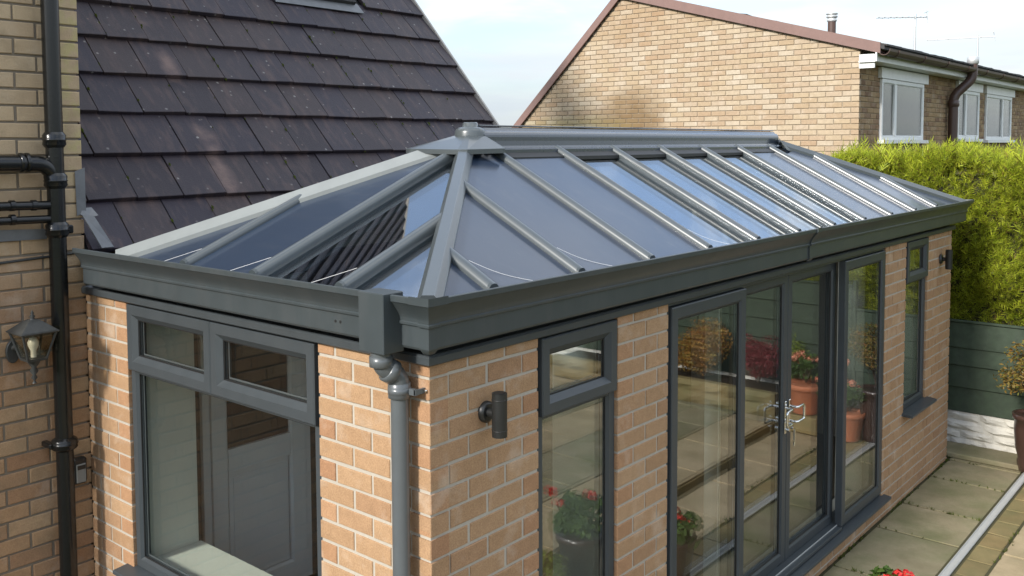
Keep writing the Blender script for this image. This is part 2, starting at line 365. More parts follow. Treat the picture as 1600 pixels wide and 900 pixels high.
def thing(name, loc, label, cat, group=None):
    o = bpy.data.objects.new(name, None); o.empty_display_size = .1; put(o, None, loc); return tag(o, label, cat, group)
def B(a, b): return MB().box(a, b)
def bend(points, r, n=6):                      # rounds the corners of a polyline
    P = [Vector(p) for p in points]; o = [P[0]]
    for i in range(1, len(P)-1):
        a = P[i]+(P[i-1]-P[i]).normalized()*r; c = P[i]+(P[i+1]-P[i]).normalized()*r
        for k in range(n+1):
            t = k/n; o.append(a.lerp(P[i], t).lerp(P[i].lerp(c, t), t))
    return o+[P[-1]]

# bricks and other pieces: alike pieces share their mesh
PIECE = {}
def piece_mesh(L, H, Dp, ch, frame, mat):
    """block of L (along U) x H (up) x Dp (depth), chamfered front; frame = (U, N) with N pointing out of the wall"""
    key = (round(L, 3), round(H, 3), round(Dp, 3), ch, frame, mat)
    if key in PIECE: return PIECE[key]
    U, N = Vector(frame[0]), Vector(frame[1]); Z = U.cross(N); Z = Z if Z.z > 0 else -Z
    def p(u, z, o): return U*u+Z*z+N*o
    h, l = H/2, L/2; vs = []
    for o, c in ((-Dp, 0), (-ch, 0), (0, ch)):
        vs += [p(-l+c, -h+c, o), p(l-c, -h+c, o), p(l-c, h-c, o), p(-l+c, h-c, o)]
    fs = [(8, 9, 10, 11)]
    for a in (0, 4):
        for k in range(4): fs.append((a+k, a+(k+1) % 4, a+4+(k+1) % 4, a+4+k))
    mb = MB().raw(vs, fs); me = mb.mesh('piece', (0, 0, 0)); me.materials.append(MATS[mat]); PIECE[key] = me
    return me
def lay_bricks(name, parent, items, Dp, ch, frame, mat, limit=300, minpx=6):
    """items: (centre on the face, length, height, tint). The largest in view become objects, the rest one mesh."""
    sc = []
    for it in items:
        u, v, z = pj(it[0]); vis = -40 < u < 1640 and -30 < v < 930 and z > 0
        sc.append((it[1]*FPX/z if vis else 0, it))
    sc.sort(key=lambda a: -a[0]); rest = MB()
    for i, (px, it) in enumerate(sc):
        c, L, H, tint = it
        if i < limit and px >= minpx:
            o = bpy.data.objects.new(name, piece_mesh(L, H, Dp, ch, frame, mat)); j = RNG.normal(0, .0008)
            put(o, parent, Vector(c)+Vector(frame[1])*j+Vector(frame[0])*RNG.normal(0, .0011)+Vector((0, 0, RNG.normal(0, .0009)))); o.color = (*tint, 1)
            o.rotation_euler = tuple(abs(q)*RNG.normal(0, .0045) for q in frame[1])
        else:
            me = piece_mesh(L, H, Dp, ch, frame, mat); rest.raw([v.co+Vector(c) for v in me.vertices], [tuple(p.vertices) for p in me.polygons])
    if rest.v:
        o = obj(name, rest, mat, parent, fix=False); o['kind'] = 'stuff'
def courses(P, N, U, u0, u1, z0, z1, zref, ch, pitch, joint, phase, holes=(), rev=False, head=(1, 1, 1)):
    """running bond between u0 and u1; P(u,z) gives the point on the face"""
    out = []; k0 = math.floor((zref-z1)/ch)-1; k1 = math.ceil((zref-z0)/ch)+1
    for k in range(k0, k1):
        zt = zref-k*ch-joint/2; zb = zt-ch+joint; zt, zb = min(zt, z1), max(zb, z0)
        if zt-zb < .02: continue
        off = ((k+phase) % 2)*pitch/2
        segs = []; n = int((u1-u0)/pitch)+3
        for j in range(-1, n):
            a = j*pitch-off; b = a+pitch-joint
            if rev: a, b = u1-b, u1-a
            else: a, b = u0+a, u0+b
            a, b = max(a, u0), min(b, u1)
            if b-a > .03: segs.append((a, b))
        segs.sort()
        if segs:
            if segs[0][0]-u0 < .07: segs[0] = (u0, segs[0][1])
            if u1-segs[-1][1] < .07: segs[-1] = (segs[-1][0], u1)
        for a, b in segs:
            parts = [(a, b)]
            for h0, h1, hz0, hz1 in holes:
                if zt > hz0+.02 and zb < hz1-.02:
                    q = []
                    for c, d in parts:
                        if d <= h0 or c >= h1: q.append((c, d)); continue
                        if c < h0-.03: q.append((c, h0))
                        if d > h1+.03: q.append((h1, d))
                    parts = q
            for c, d in parts:
                hd = (d-c) < pitch*.6
                out.append((P((c+d)/2, (zt+zb)/2), d-c, zt-zb, head if hd else (1, 1, 1)))
    return out
FX, FY, FNX = ((0, 1, 0), (-1, 0, 0)), ((1, 0, 0), (0, -1, 0)), ((0, 1, 0), (1, 0, 0))   # faces looking to -X, -Y, +X

def leafmesh(pts, nrm, size, aspect=.55, jitter=.6, fold=.25):
    """pointed leaves, two triangles each side of a fold"""
    n = len(pts); nrm = nrm+RNG.normal(0, jitter, (n, 3)); nrm /= np.linalg.norm(nrm, axis=1)[:, None]
    t = RNG.normal(0, 1, (n, 3)); t -= (t*nrm).sum(1)[:, None]*nrm; t /= np.linalg.norm(t, axis=1)[:, None]; b = np.cross(nrm, t)
    s = (size*RNG.uniform(.6, 1.35, n))[:, None]
    v = np.stack([pts-t*s, pts+b*s*aspect+nrm*s*fold, pts+t*s, pts-b*s*aspect+nrm*s*fold], 1).reshape(-1, 3)
    f = (np.arange(n)[:, None]*4+np.array([[0, 1, 2, 3]]))
    return v, f
def npobj(name, V, F, mat, parent=None, origin=(0, 0, 0)):
    me = bpy.data.meshes.new(name); k = F.shape[1]
    me.vertices.add(len(V)); me.vertices.foreach_set('co', (V-np.array(origin)).astype(np.float32).ravel())
    me.loops.add(F.size); me.loops.foreach_set('vertex_index', F.astype(np.int32).ravel())
    me.polygons.add(len(F)); me.polygons.foreach_set('loop_start', np.arange(0, F.size, k, dtype=np.int32))
    me.polygons.foreach_set('loop_total', np.full(len(F), k, dtype=np.int32))
    me.update(calc_edges=True); me.materials.append(MATS[mat])
    return put(bpy.data.objects.new(name, me), parent, origin)

# ================================================================== setting
gr = obj('ground', MB().raw([(-900, -900, -.03), (1500, -900, -.03), (1500, 1500, -.03), (-900, 1500, -.03)], [(0, 1, 2, 3)]), 'ground', origin=(0, 0, -.03))
tag(gr, kind='structure')
XE, DW, ZS = 6.993, 2.75, 2.2195              # conservatory length, depth to the house wall, underside of the head trim
CH, Z0 = .0889, .0518                          # brick course of the new brickwork, first joint below the head
patio = obj('patio', B((-6, -1.45, -.028), (7.40, 2.7, -.006)), 'joint_dirt'); tag(patio, kind='structure')
terrace = obj('terrace', B((-6, -7.5, -.028), (7.40, -1.462, .085)), 'sett'); tag(terrace, kind='structure')
def slabs(parent, rects, top, mat, name='slab'):
    for x0, x1, y0, y1 in rects:
        g = .009; dz = RNG.normal(0, .002); t = RNG.normal(0, .0025, 4)
        lo = [(x0+g, y0+g, top-.03), (x1-g, y0+g, top-.03), (x1-g, y1-g, top-.03), (x0+g, y1-g, top-.03)]
        hi = [(a, b, top+dz+t[i]) for i, (a, b, c) in enumerate(lo)]
        obj(name, MB().hexa(lo, hi), mat, parent, bevel=.003)
xs = [-1.3, -.5, .45, 1.3, 2.2, 3.15, 4.07, 4.97, 5.60, 6.41, 7.0, 7.39]
slabs(patio, [(a, b, -.635, -.012) for a, b in zip(xs, xs[1:])], .004, 'slab')
sx = np.arange(-1.2, 7.39, .30)
slabs(patio, [(a, min(a+.30, 7.39), -.90, -.716) for a in sx], .002, 'sett', 'sett')
ys = -.905
xs2 = [-1.2, -.3, .5, 1.3, 1.95, 2.8, 3.55, 4.3, 5.05, 5.75, 6.35, 6.9, 7.39]
slabs(patio, [(a, b, -1.445, -.905) for a, b in zip(xs2, xs2[1:])], .006, 'slab_dry')
yy = -1.467
for r in range(5):
    h = (.62, .75, .6, .8, .62)[r]; x = -.8+.2*r
    rr = []
    while x < 7.3:
        wdt = random.choice((.6, .75, .9)); rr.append((x, min(x+wdt, 7.39), yy-h, yy)); x += wdt
    slabs(terrace, rr, .105, 'slab' if r % 2 else 'slab_dry'); yy -= h
mt = MB(); rm = np.random.default_rng(11)
for i in range(900):                            # moss and seedlings in the joints
    k = rm.integers(0, 3)
    if k == 0: x, y = rm.uniform(1.5, 7.3), -.010-abs(rm.normal(0, .010))
    elif k == 1: x, y = rm.choice(xs)+rm.normal(0, .008), rm.uniform(-.63, -.02)
    else: x, y = rm.uniform(1.5, 7.3), -.905+rm.normal(0, .010)
    if rm.random() < .5+.5*math.sin(x*5.3+k): continue
    for j in range(3):
        a = rm.uniform(0, 6.28); h = rm.uniform(.008, .028); r_ = rm.uniform(.004, .014); dx, dy = math.cos(a)*r_, math.sin(a)*r_
        mt.face((x-dy*.5, y+dx*.5, .002), (x+dy*.5, y-dx*.5, .002), (x+dx*1.6, y+dy*1.6, .003+h))
plain('moss', (.060, .075, .014), .95, .1, vary=.5, scale=60)
o = obj('moss', mt, 'moss', patio, fix=False); o['kind'] = 'stuff'
# drain channel
dr = thing('drain_channel', (3, -.68, 0), 'galvanised slot drain channel let into the patio slabs', 'drain')
obj('channel', B((-1.2, -.709, -.02), (7.39, -.645, .001)), 'joint_dirt', dr)
obj('grating_rail', B((-1.2, -.708, .0012), (7.39, -.698, .010)), 'steel', dr); obj('grating_rail', B((-1.2, -.659, .0012), (7.39, -.649, .010)), 'steel', dr)
gm = MB()
for x in np.arange(-1.2, 7.38, .019): gm.box((x, -.6975, .002), (x+.011, -.6595, .0085))
o = obj('grating_bar', gm, 'steel', dr); o['kind'] = 'stuff'

# ================================================================== conservatory
con = thing('conservatory', (3.5, 1.35, 0), 'brick conservatory with grey hipped roof of solid and glass panels', 'conservatory')
PL = lambda u, z, o: (-o, u, z)                # end wall, looks to -X
PF = lambda u, z, o: (u, -o, z)                # garden wall, looks to -Y
RED = (1.0, .92, .90)
def bw(frame, P, u0, u1, z0, z1, phase, rev=False, pitch=.225):
    U, N = frame
    return courses(lambda u, z: P(u, z, 0), N, U, u0, u1, z0, z1, ZS-Z0, CH, pitch, .0135, phase, rev=rev, head=RED)
def pier(P, frame, u0, u1, z0, z1, phase, rev=False, th=.385, inner=True, lim=300):
    a, b = P(u0+.006, z0, -.005), P(u1-.006, z1, -th)
    wl = obj('brick_wall', B(a, b), 'mortar_new', con)
    return wl, bw(frame, P, u0, u1, z0, z1, phase, rev)
WL0, WL1, W1A, W1B = .665, 2.288, .665, 1.285
D0, D1, W3A, W3B = 1.757, 5.14, 5.65, 6.257
ZW = .765
walls = []
walls.append((pier(PL, FX, 0, WL0, 0, ZS, 0, rev=False), FX))
walls.append((pier(PL, FX, WL1, DW-.006, 0, ZS, 0, rev=True), FX))
walls.append((pier(PL, FX, WL0+.002, WL1-.002, 0, ZW-.03, 1), FX))
walls.append((pier(PF, FY, .0, W1A, 0, ZS, 1), FY))
walls.append((pier(PF, FY, W1B, D0, 0, ZS, 0, rev=True), FY))
walls.append((pier(PF, FY, W1A+.002, W1B-.002, 0, ZW-.03, 0), FY))
walls.append((pier(PF, FY, D1, W3A, 0, ZS, 1, rev=True), FY))
walls.append((pier(PF, FY, W3B, XE, 0, ZS, 0, rev=True), FY))
walls.append((pier(PF, FY, W3A+.002, W3B-.002, 0, ZW-.03, 1), FY))
walls.append((pier(PF, FY, D0+.002, D1-.002, 0, .166, 0, th=.3), FY))
# keep only the 300 largest bricks in view as objects over the whole building
allb = []
for (wl, its), fr in walls:
    for it in its:
        u, v, z = pj(it[0]); ok = -30 < u < 1630 and -20 < v < 915
        allb.append((it[1]*FPX/z if ok else 0))
thr = sorted(allb, reverse=True)[min(299, len(allb)-1)]
for (wl, its), fr in walls: lay_bricks('brick', wl, its, .1, .003, fr, 'brick_new', minpx=max(thr, 4))
PR = lambda u, z, o: (XE+o, u, z)
rw = obj('brick_wall', B((XE-.28, .285, 0), (XE-.005, DW-.006, ZS)), 'mortar_new', con)
lay_bricks('brick', rw, courses(lambda u, z: PR(u, z, 0), FNX[1], FNX[0], .002, DW-.006, 0, ZS, ZS-Z0, CH, .225, .011, 0), .1, .003, FNX, 'brick_new', limit=0)

# frames ------------------------------------------------------------
FR = [(0, -.07), (0, -.022), (.004, -.018), (.045, -.018), (.058, -.034), (.058, -.07)]     # fixed frame
CS = [(0, -.06), (0, .004), (.005, .009), (.05, .009), (.078, -.014), (.078, -.06)]         # opening light
def pane(P, u0, u1, z0, z1, o, parent, mat='window_glass'):
    p = obj('pane', B(P(u0, z0, o), P(u1, z1, o-.024)), mat, parent)
    g = MB().ring(P, u0, u1, z0, z1, [(0, o-.020), (.0, o-.0215), (.012, o-.0215), (.012, o-.020)])
    obj('spacer_bar', g, 'hip_pale', p) if False else None
    return p
def gasket(P, u0, u1, z0, z1, o, parent):
    obj('gasket', MB().ring(P, u0-.001, u1+.001, z0-.001, z1+.001, [(0, o-.004), (0, o+.003), (.006, o+.003), (.006, o-.004)]), 'rubber', parent)
def bar(P, u0, u1, z0, z1, o0, o1, parent, name, mat='anthracite', bevel=.006):
    return obj(name, B(P(u0, z0, o0), P(u1, z1, o1)), mat, parent, bevel=bevel)
def spacer(P, u0, u1, z0, z1, o, parent):
    obj('spacer_bar', MB().ring(P, u0, u1, z0, z1, [(0, o-.002), (0, o+.002), (.007, o+.002), (.007, o-.002)]), 'pipe_grey', parent)
def sill(P, u0, u1, z, parent, out=.085, th=.032):
    vs0 = [P(u0, z-th, -.03), P(u1, z-th, -.03), P(u1, z-th-.004, out), P(u0, z-th-.004, out)]
    vs1 = [P(u0, z, -.03), P(u1, z, -.03), P(u1, z-.012, out), P(u0, z-.012, out)]
    return obj('sill', MB().hexa(vs0, vs1), 'anthracite', parent, bevel=.004)
def vent_window(P, u0, u1, z0, z1, zt, lights, gm_='window_glass'):
    """fixed pane under one or two top-hung lights"""
    fr = obj('window', MB().ring(P, u0+.003, u1-.003, z0, z1, FR), 'anthracite', con)
    bar(P, u0+.05, u1-.05, zt-.034, zt+.012, -.066, -.0185, fr, 'transom')
    g0, g1 = u0+.058, u1-.058
    p = pane(P, g0-.01, g1+.01, z0+.05, zt-.03, -.038, fr, gm_); gasket(P, g0, g1, z0+.058, zt-.034, -.036, fr); spacer(P, g0+.004, g1-.004, z0+.062, zt-.038, -.056, fr)
    e = np.linspace(u0+.018, u1-.018, lights+1)
    for i in range(lights):
        a, b = e[i]+(.002 if i else 0), e[i+1]-(.002 if i < lights-1 else 0)
        c = obj('casement', MB().ring(P, a, b, zt-.012, z1-.012, CS), 'anthracite', fr)
        pane(P, a+.07, b-.07, zt+.058, z1-.082, -.022, fr, gm_); gasket(P, a+.079, b-.079, zt+.067, z1-.091, -.020, fr); spacer(P, a+.082, b-.082, zt+.070, z1-.094, -.042, fr)
        if i: pass
    if lights > 1: bar(P, e[1]-.02, e[1]+.02, zt, z1-.02, -.066, -.0195, fr, 'mullion')
    return fr
wl = vent_window(PL, WL0, WL1, ZW, ZS, 1.868, 2, 'end_glass'); sill(PL, WL0-.0, WL1+.07, ZW, wl)
obj('window_board', B((.09, WL0+.004, ZW-.02), (.41, WL1-.004, ZW+.012)), 'plaster', con, bevel=.006)
w1 = vent_window(PF, W1A, W1B, ZW, ZS, 1.875, 1); sill(PF, W1A-.03, W1B+.03, ZW, w1)
w3 = vent_window(PF, W3A, W3B, ZW, ZS, 1.875, 1); sill(PF, W3A-.03, W3B+.06, ZW, w3)
# sliding patio doors
DZ0, DZ1 = .198, ZS
pd = obj('patio_door', MB().ring(PF, D0+.003, D1-.003, DZ0, DZ1, [(0, -.15), (0, -.014), (.022, -.014), (.03, -.03), (.03, -.15)]), 'anthracite', con)
PAN = [(0, -.05), (0, -.004), (.006, 0.0), (.062, 0.0), (.074, -.012), (.074, -.05)]
def door_panel(u0, u1, o, z0=DZ0+.028, z1=DZ1-.03):
    f = obj('door_panel', MB().ring(PF, u0, u1, z0, z1, [(i, q+o) for i, q in PAN]), 'anthracite', con)
    pane(PF, u0+.066, u1-.066, z0+.066, z1-.066, o-.016, f); gasket(PF, u0+.075, u1-.075, z0+.075, z1-.075, o-.014, f)
    spacer(PF, u0+.079, u1-.079, z0+.079, z1-.079, o-.036, f); return f
door_panel(1.79, 2.655, .004); p2 = door_panel(2.60, 3.443, -.078); p3 = door_panel(3.447, 4.29, -.078); door_panel(4.255, 5.112, .004)
sill(PF, D0-.03, D1+.055, DZ0-.001, pd, .062, .03)
obj('track', B((2.66, -.012, DZ0+.001), (4.25, .022, DZ0+.026)), 'anthracite', pd, bevel=.003)
obj('track_rail', B((2.66, .026, DZ0+.001), (4.25, .031, DZ0+.034)), 'steel', pd)
def handle(uc, sgn, par):
    z = 1.23; y = .0775
    obj('handle_plate', B((uc-.013, y-.008, z-.12), (uc+.013, y-.0005, z+.10)), 'chrome', par, bevel=.003)
    h = MB().tube(bend([(uc, y-.006, z+.055), (uc, y-.06, z+.055), (uc+sgn*.105, y-.062, z+.055), (uc+sgn*.105, y-.062, z-.045), (uc, y-.06, z-.045), (uc, y-.006, z-.045)], .02), .0085, 10)
    obj('handle', h, 'chrome', par)
    obj('lock_cylinder', MB().tube([(uc, y-.008, z-.09), (uc, y-.034, z-.09)], .010, 10), 'chrome', par)
handle(3.412, -1, p2); handle(3.478, 1, p3)
obj('key', MB().box((3.475, .03, 1.06), (3.481, .044, 1.135)).tube([(3.478, .037, 1.05), (3.478, .037, 1.02)], .007, 8), 'chrome', p3)
# head trim, fascia and gutter ----------------------------------------
GX, GY, YG, XR = .148, .160, 2.56, XE
pathL = [lambda o, z: (-o, YG, z), lambda o, z: (-o, -o, z)]
pathF = [lambda o, z: (-o, -o, z), lambda o, z: (XE+o, -o, z)]
pathR = [lambda o, z: (XE+o, -o, z), lambda o, z: (XE+o, 2.60, z)]
TR = [(-.12, 2.2205), (.020, 2.2205), (.026, 2.226), (.026, 2.252), (.018, 2.262), (-.12, 2.262)]
for pa in ([lambda o, z: (-o, DW-.012, z), lambda o, z: (-o, -o, z)], pathF, pathR): obj('head_trim', MB().sweep(pa, TR), 'anthracite', con)
UT = [(-.20, 2.2625), (-.02, 2.2625), (-.02, 2.33), (-.20, 2.33)]
for pa in (pathL, pathF, pathR): obj('wall_plate', MB().sweep(pa, UT), 'rubber', con)
FP = [(-.015, 2.300), (.080, 2.296), (.092, 2.300), (.097, 2.309), (.097, 2.386), (.101, 2.389), (.108, 2.391), (.109, 2.400), (.105, 2.404), (.106, 2.409)]
for k in range(1, 8):
    t = k/7; FP.append((.106+.040*t**1.7, 2.409+.066*(t*.75+.25*t*t)))
FP += [(.152, 2.479), (.153, 2.500), (.150, 2.503), (.143, 2.503), (.139, 2.480), (.100, 2.425), (.02, 2.42), (.0, 2.45), (-.015, 2.45)]
JX = 3.37
pF1 = [lambda o, z: (-o, -o, z), lambda o, z: (JX-.002, -o, z)]; pF2 = [lambda o, z: (JX+.002, -o, z), lambda o, z: (XE+o, -o, z)]
for pa in (pathL, pF1, pF2, pathR): obj('gutter', MB().sweep(pa, FP), 'fascia_grey', con)
def shell(path, d=.009):                     # cover strip: the gutter face offset outwards
    pr = []
    for i in range(1, len(FP)-7): pr.append(FP[i])
    o_ = [(o+d, z-(d if z < 2.3 else 0)+(d if z > 2.49 else 0)) for o, z in pr]
    return MB().sweep(path, o_+[(o-.002, z) for o, z in pr[::-1]])
obj('gutter_union', shell([lambda o, z: (JX-.03, -o, z), lambda o, z: (JX+.03, -o, z)]), 'fascia_grey', con)
obj('gutter_corner', shell([lambda o, z: (-o, -.06, z), lambda o, z: (-o, -o, z)]), 'fascia_grey', con)
obj('gutter_corner', shell([lambda o, z: (-o, -o, z), lambda o, z: (-.06, -o, z)]), 'fascia_grey', con)
# hopper cover and downpipe
for y_ in (.395, .425): obj('weep_hole', MB().tube([(-.0965, y_, 2.352), (-.0985, y_, 2.352)], .006, 10), 'rubber', con)
obj('hopper_cover', B((-.188, .045, 2.283), (-.085, .182, 2.508)), 'fascia_grey', con, bevel=.003)
dp = thing('downpipe', (-.062, .098, 0), 'round grey plastic downpipe with swan neck at the conservatory corner', 'downpipe')
neck = bend([(-.135, .118, 2.285), (-.135, .118, 2.225), (-.062, .098, 2.175), (-.062, .098, 2.10)], .045, 8)
obj('swan_neck', MB().tube(neck, .040, 24), 'pipe_grey', dp)
obj('socket', MB().lathe([(.036, 2.222), (.0445, 2.225), (.0445, 2.262), (.036, 2.264)], (-.135, .118, 0)), 'pipe_grey', dp)
mid = Vector(neck[0])
d_ = (Vector((-.062, .098, 2.175))-Vector((-.135, .118, 2.225))).normalized(); c_ = (Vector((-.062, .098, 2.175))+Vector((-.135, .118, 2.225)))/2
obj('socket', MB().tube([c_-d_*.02, c_-d_*.017, c_+d_*.017, c_+d_*.02], [.041, .0465, .0465, .041], 24), 'pipe_grey', dp)
obj('socket', MB().lathe([(.036, 2.092), (.0440, 2.095), (.0440, 2.150), (.036, 2.155)], (-.062, .098, 0)), 'pipe_grey', dp)
obj('pipe', MB().tube([(-.062, .098, .02), (-.062, .098, 2.10)], .034, 24), 'pipe_grey', dp)
obj('bracket', MB().lathe([(.036, 2.108), (.045, 2.110), (.045, 2.134), (.036, 2.136)], (-.062, .098, 0)).box((-.056, .02, 2.110), (-.042, .072, 2.134)).box((-.056, .018, 2.112), (-.004, .027, 2.132)), 'pipe_grey', dp)
obj('screw', MB().tube([(-.006, .012, 2.122), (-.016, .012, 2.122)], .006, 8), 'chrome', dp)
obj('bracket', MB().lathe([(.036, .80), (.045, .802), (.045, .826), (.036, .828)], (-.062, .098, 0)).box((-.045, .06, .80), (-.002, .13, .826)), 'pipe_grey', dp)

# roof --------------------------------------------------------------
E0, ZE, ZR = -.05, 2.468, 3.055
AX, AX2, AY, YB, XRR = 1.38, 5.30, 1.07, 2.19, 7.04
kF = (ZR-ZE)/(AY-E0); kL = (ZR-ZE)/(AX-E0); kR = (ZR-ZE)/(XRR-AX2)
zF = lambda x, y: ZE+kF*(y-E0); zL = lambda x, y: ZE+kL*(x-E0); zB = lambda x, y: ZE+kF*(YB-y)*(AY-E0)/(YB-AY); zRt = lambda x, y: ZE+kR*(XRR-x)
polyF = [(E0, E0), (XRR, E0), (AX2, AY), (AX, AY)]; polyL = [(E0, E0), (AX, AY), (E0, YB)]; polyB = [(E0, YB), (AX, AY), (AX2, AY), (XRR, YB)]; polyR = [(XRR, E0), (XRR, YB), (AX2, AY)]
def clip(poly, ax, lo, hi):
    for sgn, lim in ((1, lo), (-1, hi)):
        out = []
        for i in range(len(poly)):
            a, b = poly[i], poly[(i+1) % len(poly)]; da, db = sgn*(a[ax]-lim), sgn*(b[ax]-lim)
            if da >= 0: out.append(a)
            if (da > 0 > db) or (da < 0 < db): t = da/(da-db); out.append((a[0]+t*(b[0]-a[0]), a[1]+t*(b[1]-a[1])))
        poly = out
        if len(poly) < 3: return []
    return poly
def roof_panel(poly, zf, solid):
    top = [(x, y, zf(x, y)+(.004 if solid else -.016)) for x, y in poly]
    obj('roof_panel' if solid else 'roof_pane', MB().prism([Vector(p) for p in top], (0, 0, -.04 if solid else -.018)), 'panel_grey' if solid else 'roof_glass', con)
def ceiling(poly, zf): obj('ceiling_panel', MB().prism([Vector((x, y, zf(x, y)-.060)) for x, y in poly], (0, 0, -.012)), 'plaster', con)
HB = [(-.029, -.03), (-.029, .012), (-.025, .025), (-.016, .034), (0, .038), (.016, .034), (.025, .025), (.029, .012), (.029, -.03)]
def rafter(a, b, name='rafter', sc=1.0, mat='bar_grey', lift=0, prof=HB, flat=False):
    a, b = Vector(a), Vector(b); t = (b-a).normalized(); s = t.cross(Vector((0, 0, 1))).normalized(); n = s.cross(t).normalized()
    vs = [p+s*u*sc+n*(v*sc+lift) for p in (a, b) for u, v in prof]; k = len(prof)
    mb = MB().raw(vs, [(i, (i+1) % k, k+(i+1) % k, k+i) for i in range(k)], False)
    for i in range(len(mb.sm)): mb.sm[i] = (i not in (k-1,)) and not flat
    mb.face(*vs[:k]); mb.face(*vs[k:][::-1])
    return obj(name, mb, mat, con)
bx = [.30+.595*i for i in range(11)]
ed = [E0]+bx+[XRR]
for i in range(len(ed)-1):
    pl = clip(polyF, 0, ed[i], ed[i+1]); roof_panel(pl, zF, not 4 <= i <= 7)
    if not 4 <= i <= 7: ceiling(pl, zF)
by = [.44, 1.03, 1.60]; ed = [E0]+by+[YB]
for i in range(4): roof_panel(clip(polyL, 1, ed[i], ed[i+1]), zL, i > 1)
for a, b in zip(np.linspace(E0, XRR, 7)[:-1], np.linspace(E0, XRR, 7)[1:]): roof_panel(clip(polyB, 0, a, b), zB, True)
ceiling(polyB, zB); ceiling(clip(polyL, 1, 1.03, YB), zL)
for a, b in zip([E0, 1.07], [1.07, YB]): roof_panel(clip(polyR, 1, a, b), zRt, True)
def hipY(x): return E0+(x-E0)*(AY-E0)/(AX-E0) if x < AX else (AY if x < AX2 else E0+(XRR-x)*(AY-E0)/(XRR-AX2))
for x in bx:
    yt = min(hipY(x)-.02, .985); r = rafter((x, E0+.0, zF(x, E0)), (x, yt, zF(x, yt)))
    obj('end_cap', MB().prism([(x+u*1.06, E0-.004, zF(x, E0)+v*1.06) for u, v in HB], (0, -.012, -.006)), 'fascia_grey', r)
for y in by:
    xt = {.44: E0+(y-E0)*(AX-E0)/(AY-E0)-.03, 1.03: 1.20, 1.60: E0+(YB-y)*(AX-E0)/(YB-AY)-.03}[y]
    r = rafter((E0, y, zL(E0, y)), (xt, y, zL(xt, y)), mat='bar_grey')
    obj('end_cap', MB().prism([(E0-.004, y+u*1.06, zL(E0, y)+v*1.06) for u, v in HB], (-.012, 0, -.006)), 'fascia_grey', r)
HP = [(-.048, -.03), (-.048, .004), (-.026, .038), (-.022, .043), (.022, .043), (.026, .038), (.048, .004), (.048, -.03)]
rafter((E0-.02, E0-.02, ZE-.005), (AX, AY, ZR), 'hip_bar', prof=HP, flat=True)
rafter((XRR+.02, E0-.02, ZE-.005), (AX2, AY, ZR), 'hip_bar', prof=HP, flat=True)
rafter((XRR+.02, YB+.02, ZE-.005), (AX2, AY, ZR), 'hip_bar', prof=HP, flat=True)
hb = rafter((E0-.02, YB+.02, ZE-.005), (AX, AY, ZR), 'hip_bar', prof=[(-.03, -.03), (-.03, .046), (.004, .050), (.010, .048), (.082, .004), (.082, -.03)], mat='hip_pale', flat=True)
# ridge: lower flange, moulded cap
RH = [(.125, -.066), (.125, -.046), (.112, -.040), (.098, -.034), (.092, -.024), (.090, .004)]+[(.050+.040*math.cos(t), .026+.040*math.sin(t)) for t in np.linspace(.0, 1.45, 6)]+[(.046, .078), (.030, .082)]
RP = [(-u, v) for u, v in RH]+RH[::-1]
obj('ridge', MB().prism([(AX+.05, AY+u, ZR+.01+v) for u, v in RP], (AX2-AX-.06, 0, 0)), 'ridge_grey', con)
obj('ridge_gap_shade', MB().hexa([(AX+.15, .895, zF(0, .895)-.01), (AX2-.05, .895, zF(0, .895)-.01), (AX2-.05, 1.02, zF(0, 1.02)-.01), (AX+.15, 1.02, zF(0, 1.02)-.01)], [(AX+.15, .895, zF(0, .895)+.012), (AX2-.05, .895, zF(0, .895)+.012), (AX2-.05, 1.02, zF(0, 1.02)+.012), (AX+.15, 1.02, zF(0, 1.02)+.012)]), 'rubber', con)  # black strip painting the shaded gap under the ridge flange
obj('ridge_rail', B((AX+.06, AY-.045, ZR+.096), (AX2-.02, AY+.045, ZR+.104)), 'ridge_grey', con, bevel=.003)
cx = AX+.03
obj('ridge_finial', MB().lathe([(.088, ZR+.0), (.088, ZR+.062), (.082, ZR+.078), (.066, ZR+.088), (.045, ZR+.092), (.043, ZR+.112), (.036, ZR+.118), (.0005, ZR+.118)], (cx, AY, 0), 28), 'bar_grey', con)
# three-way cover where the hips meet the ridge
def cover(pts, apex_r, cxx, name):
    base = [Vector(p) for p in pts]; n = len(base)
    topz = ZR+.045
    inner = []
    for p in base:
        d = Vector((p.x-cxx, p.y-AY)); d = d.normalized()*apex_r; inner.append(Vector((cxx+d.x, AY+d.y, topz)))
    mb = MB()
    for i in range(n-1): mb.face(base[i], base[i+1], inner[i+1], inner[i])
    for i in range(n-1): mb.face(base[i]+Vector((0, 0, -.026)), base[i+1]+Vector((0, 0, -.026)), base[i+1], base[i])
    for i in range(n-1): mb.face(base[i]+Vector((0, 0, -.026)), base[i+1]+Vector((0, 0, -.026)), inner[i+1]+Vector((0, 0, -.03)), inner[i]+Vector((0, 0, -.03)))
    for i in (0, n-1): mb.face(base[i], inner[i], inner[i]+Vector((0, 0, -.03)), base[i]+Vector((0, 0, -.026)))
    return obj(name, mb, 'bar_grey', con)
zc_ = ZR-.028
cover([(1.50, 1.36, zc_), (1.19, 1.36, zc_), (1.16, 1.30, zc_), (1.155, .93, zc_-.004), (1.185, .885, zc_-.004), (1.46, .86, zc_), (1.485, .88, zc_+.004)], .085, cx, 'hip_cover')
obj('hip_cover', MB().prism([(AX2-.10, AY-.135, ZR+.035), (AX2-.10, AY-.205, ZR-.055), (AX2+.17, AY-.15, ZR-.085), (AX2+.16, AY-.05, ZR+.0)], (0, 0, -.012)).prism([(AX2+.17, AY-.15, ZR-.085), (AX2+.16, AY-.02, ZR+.02), (AX2+.16, AY+.15, ZR-.06)], (.03, 0, -.03)), 'bar_grey', con)
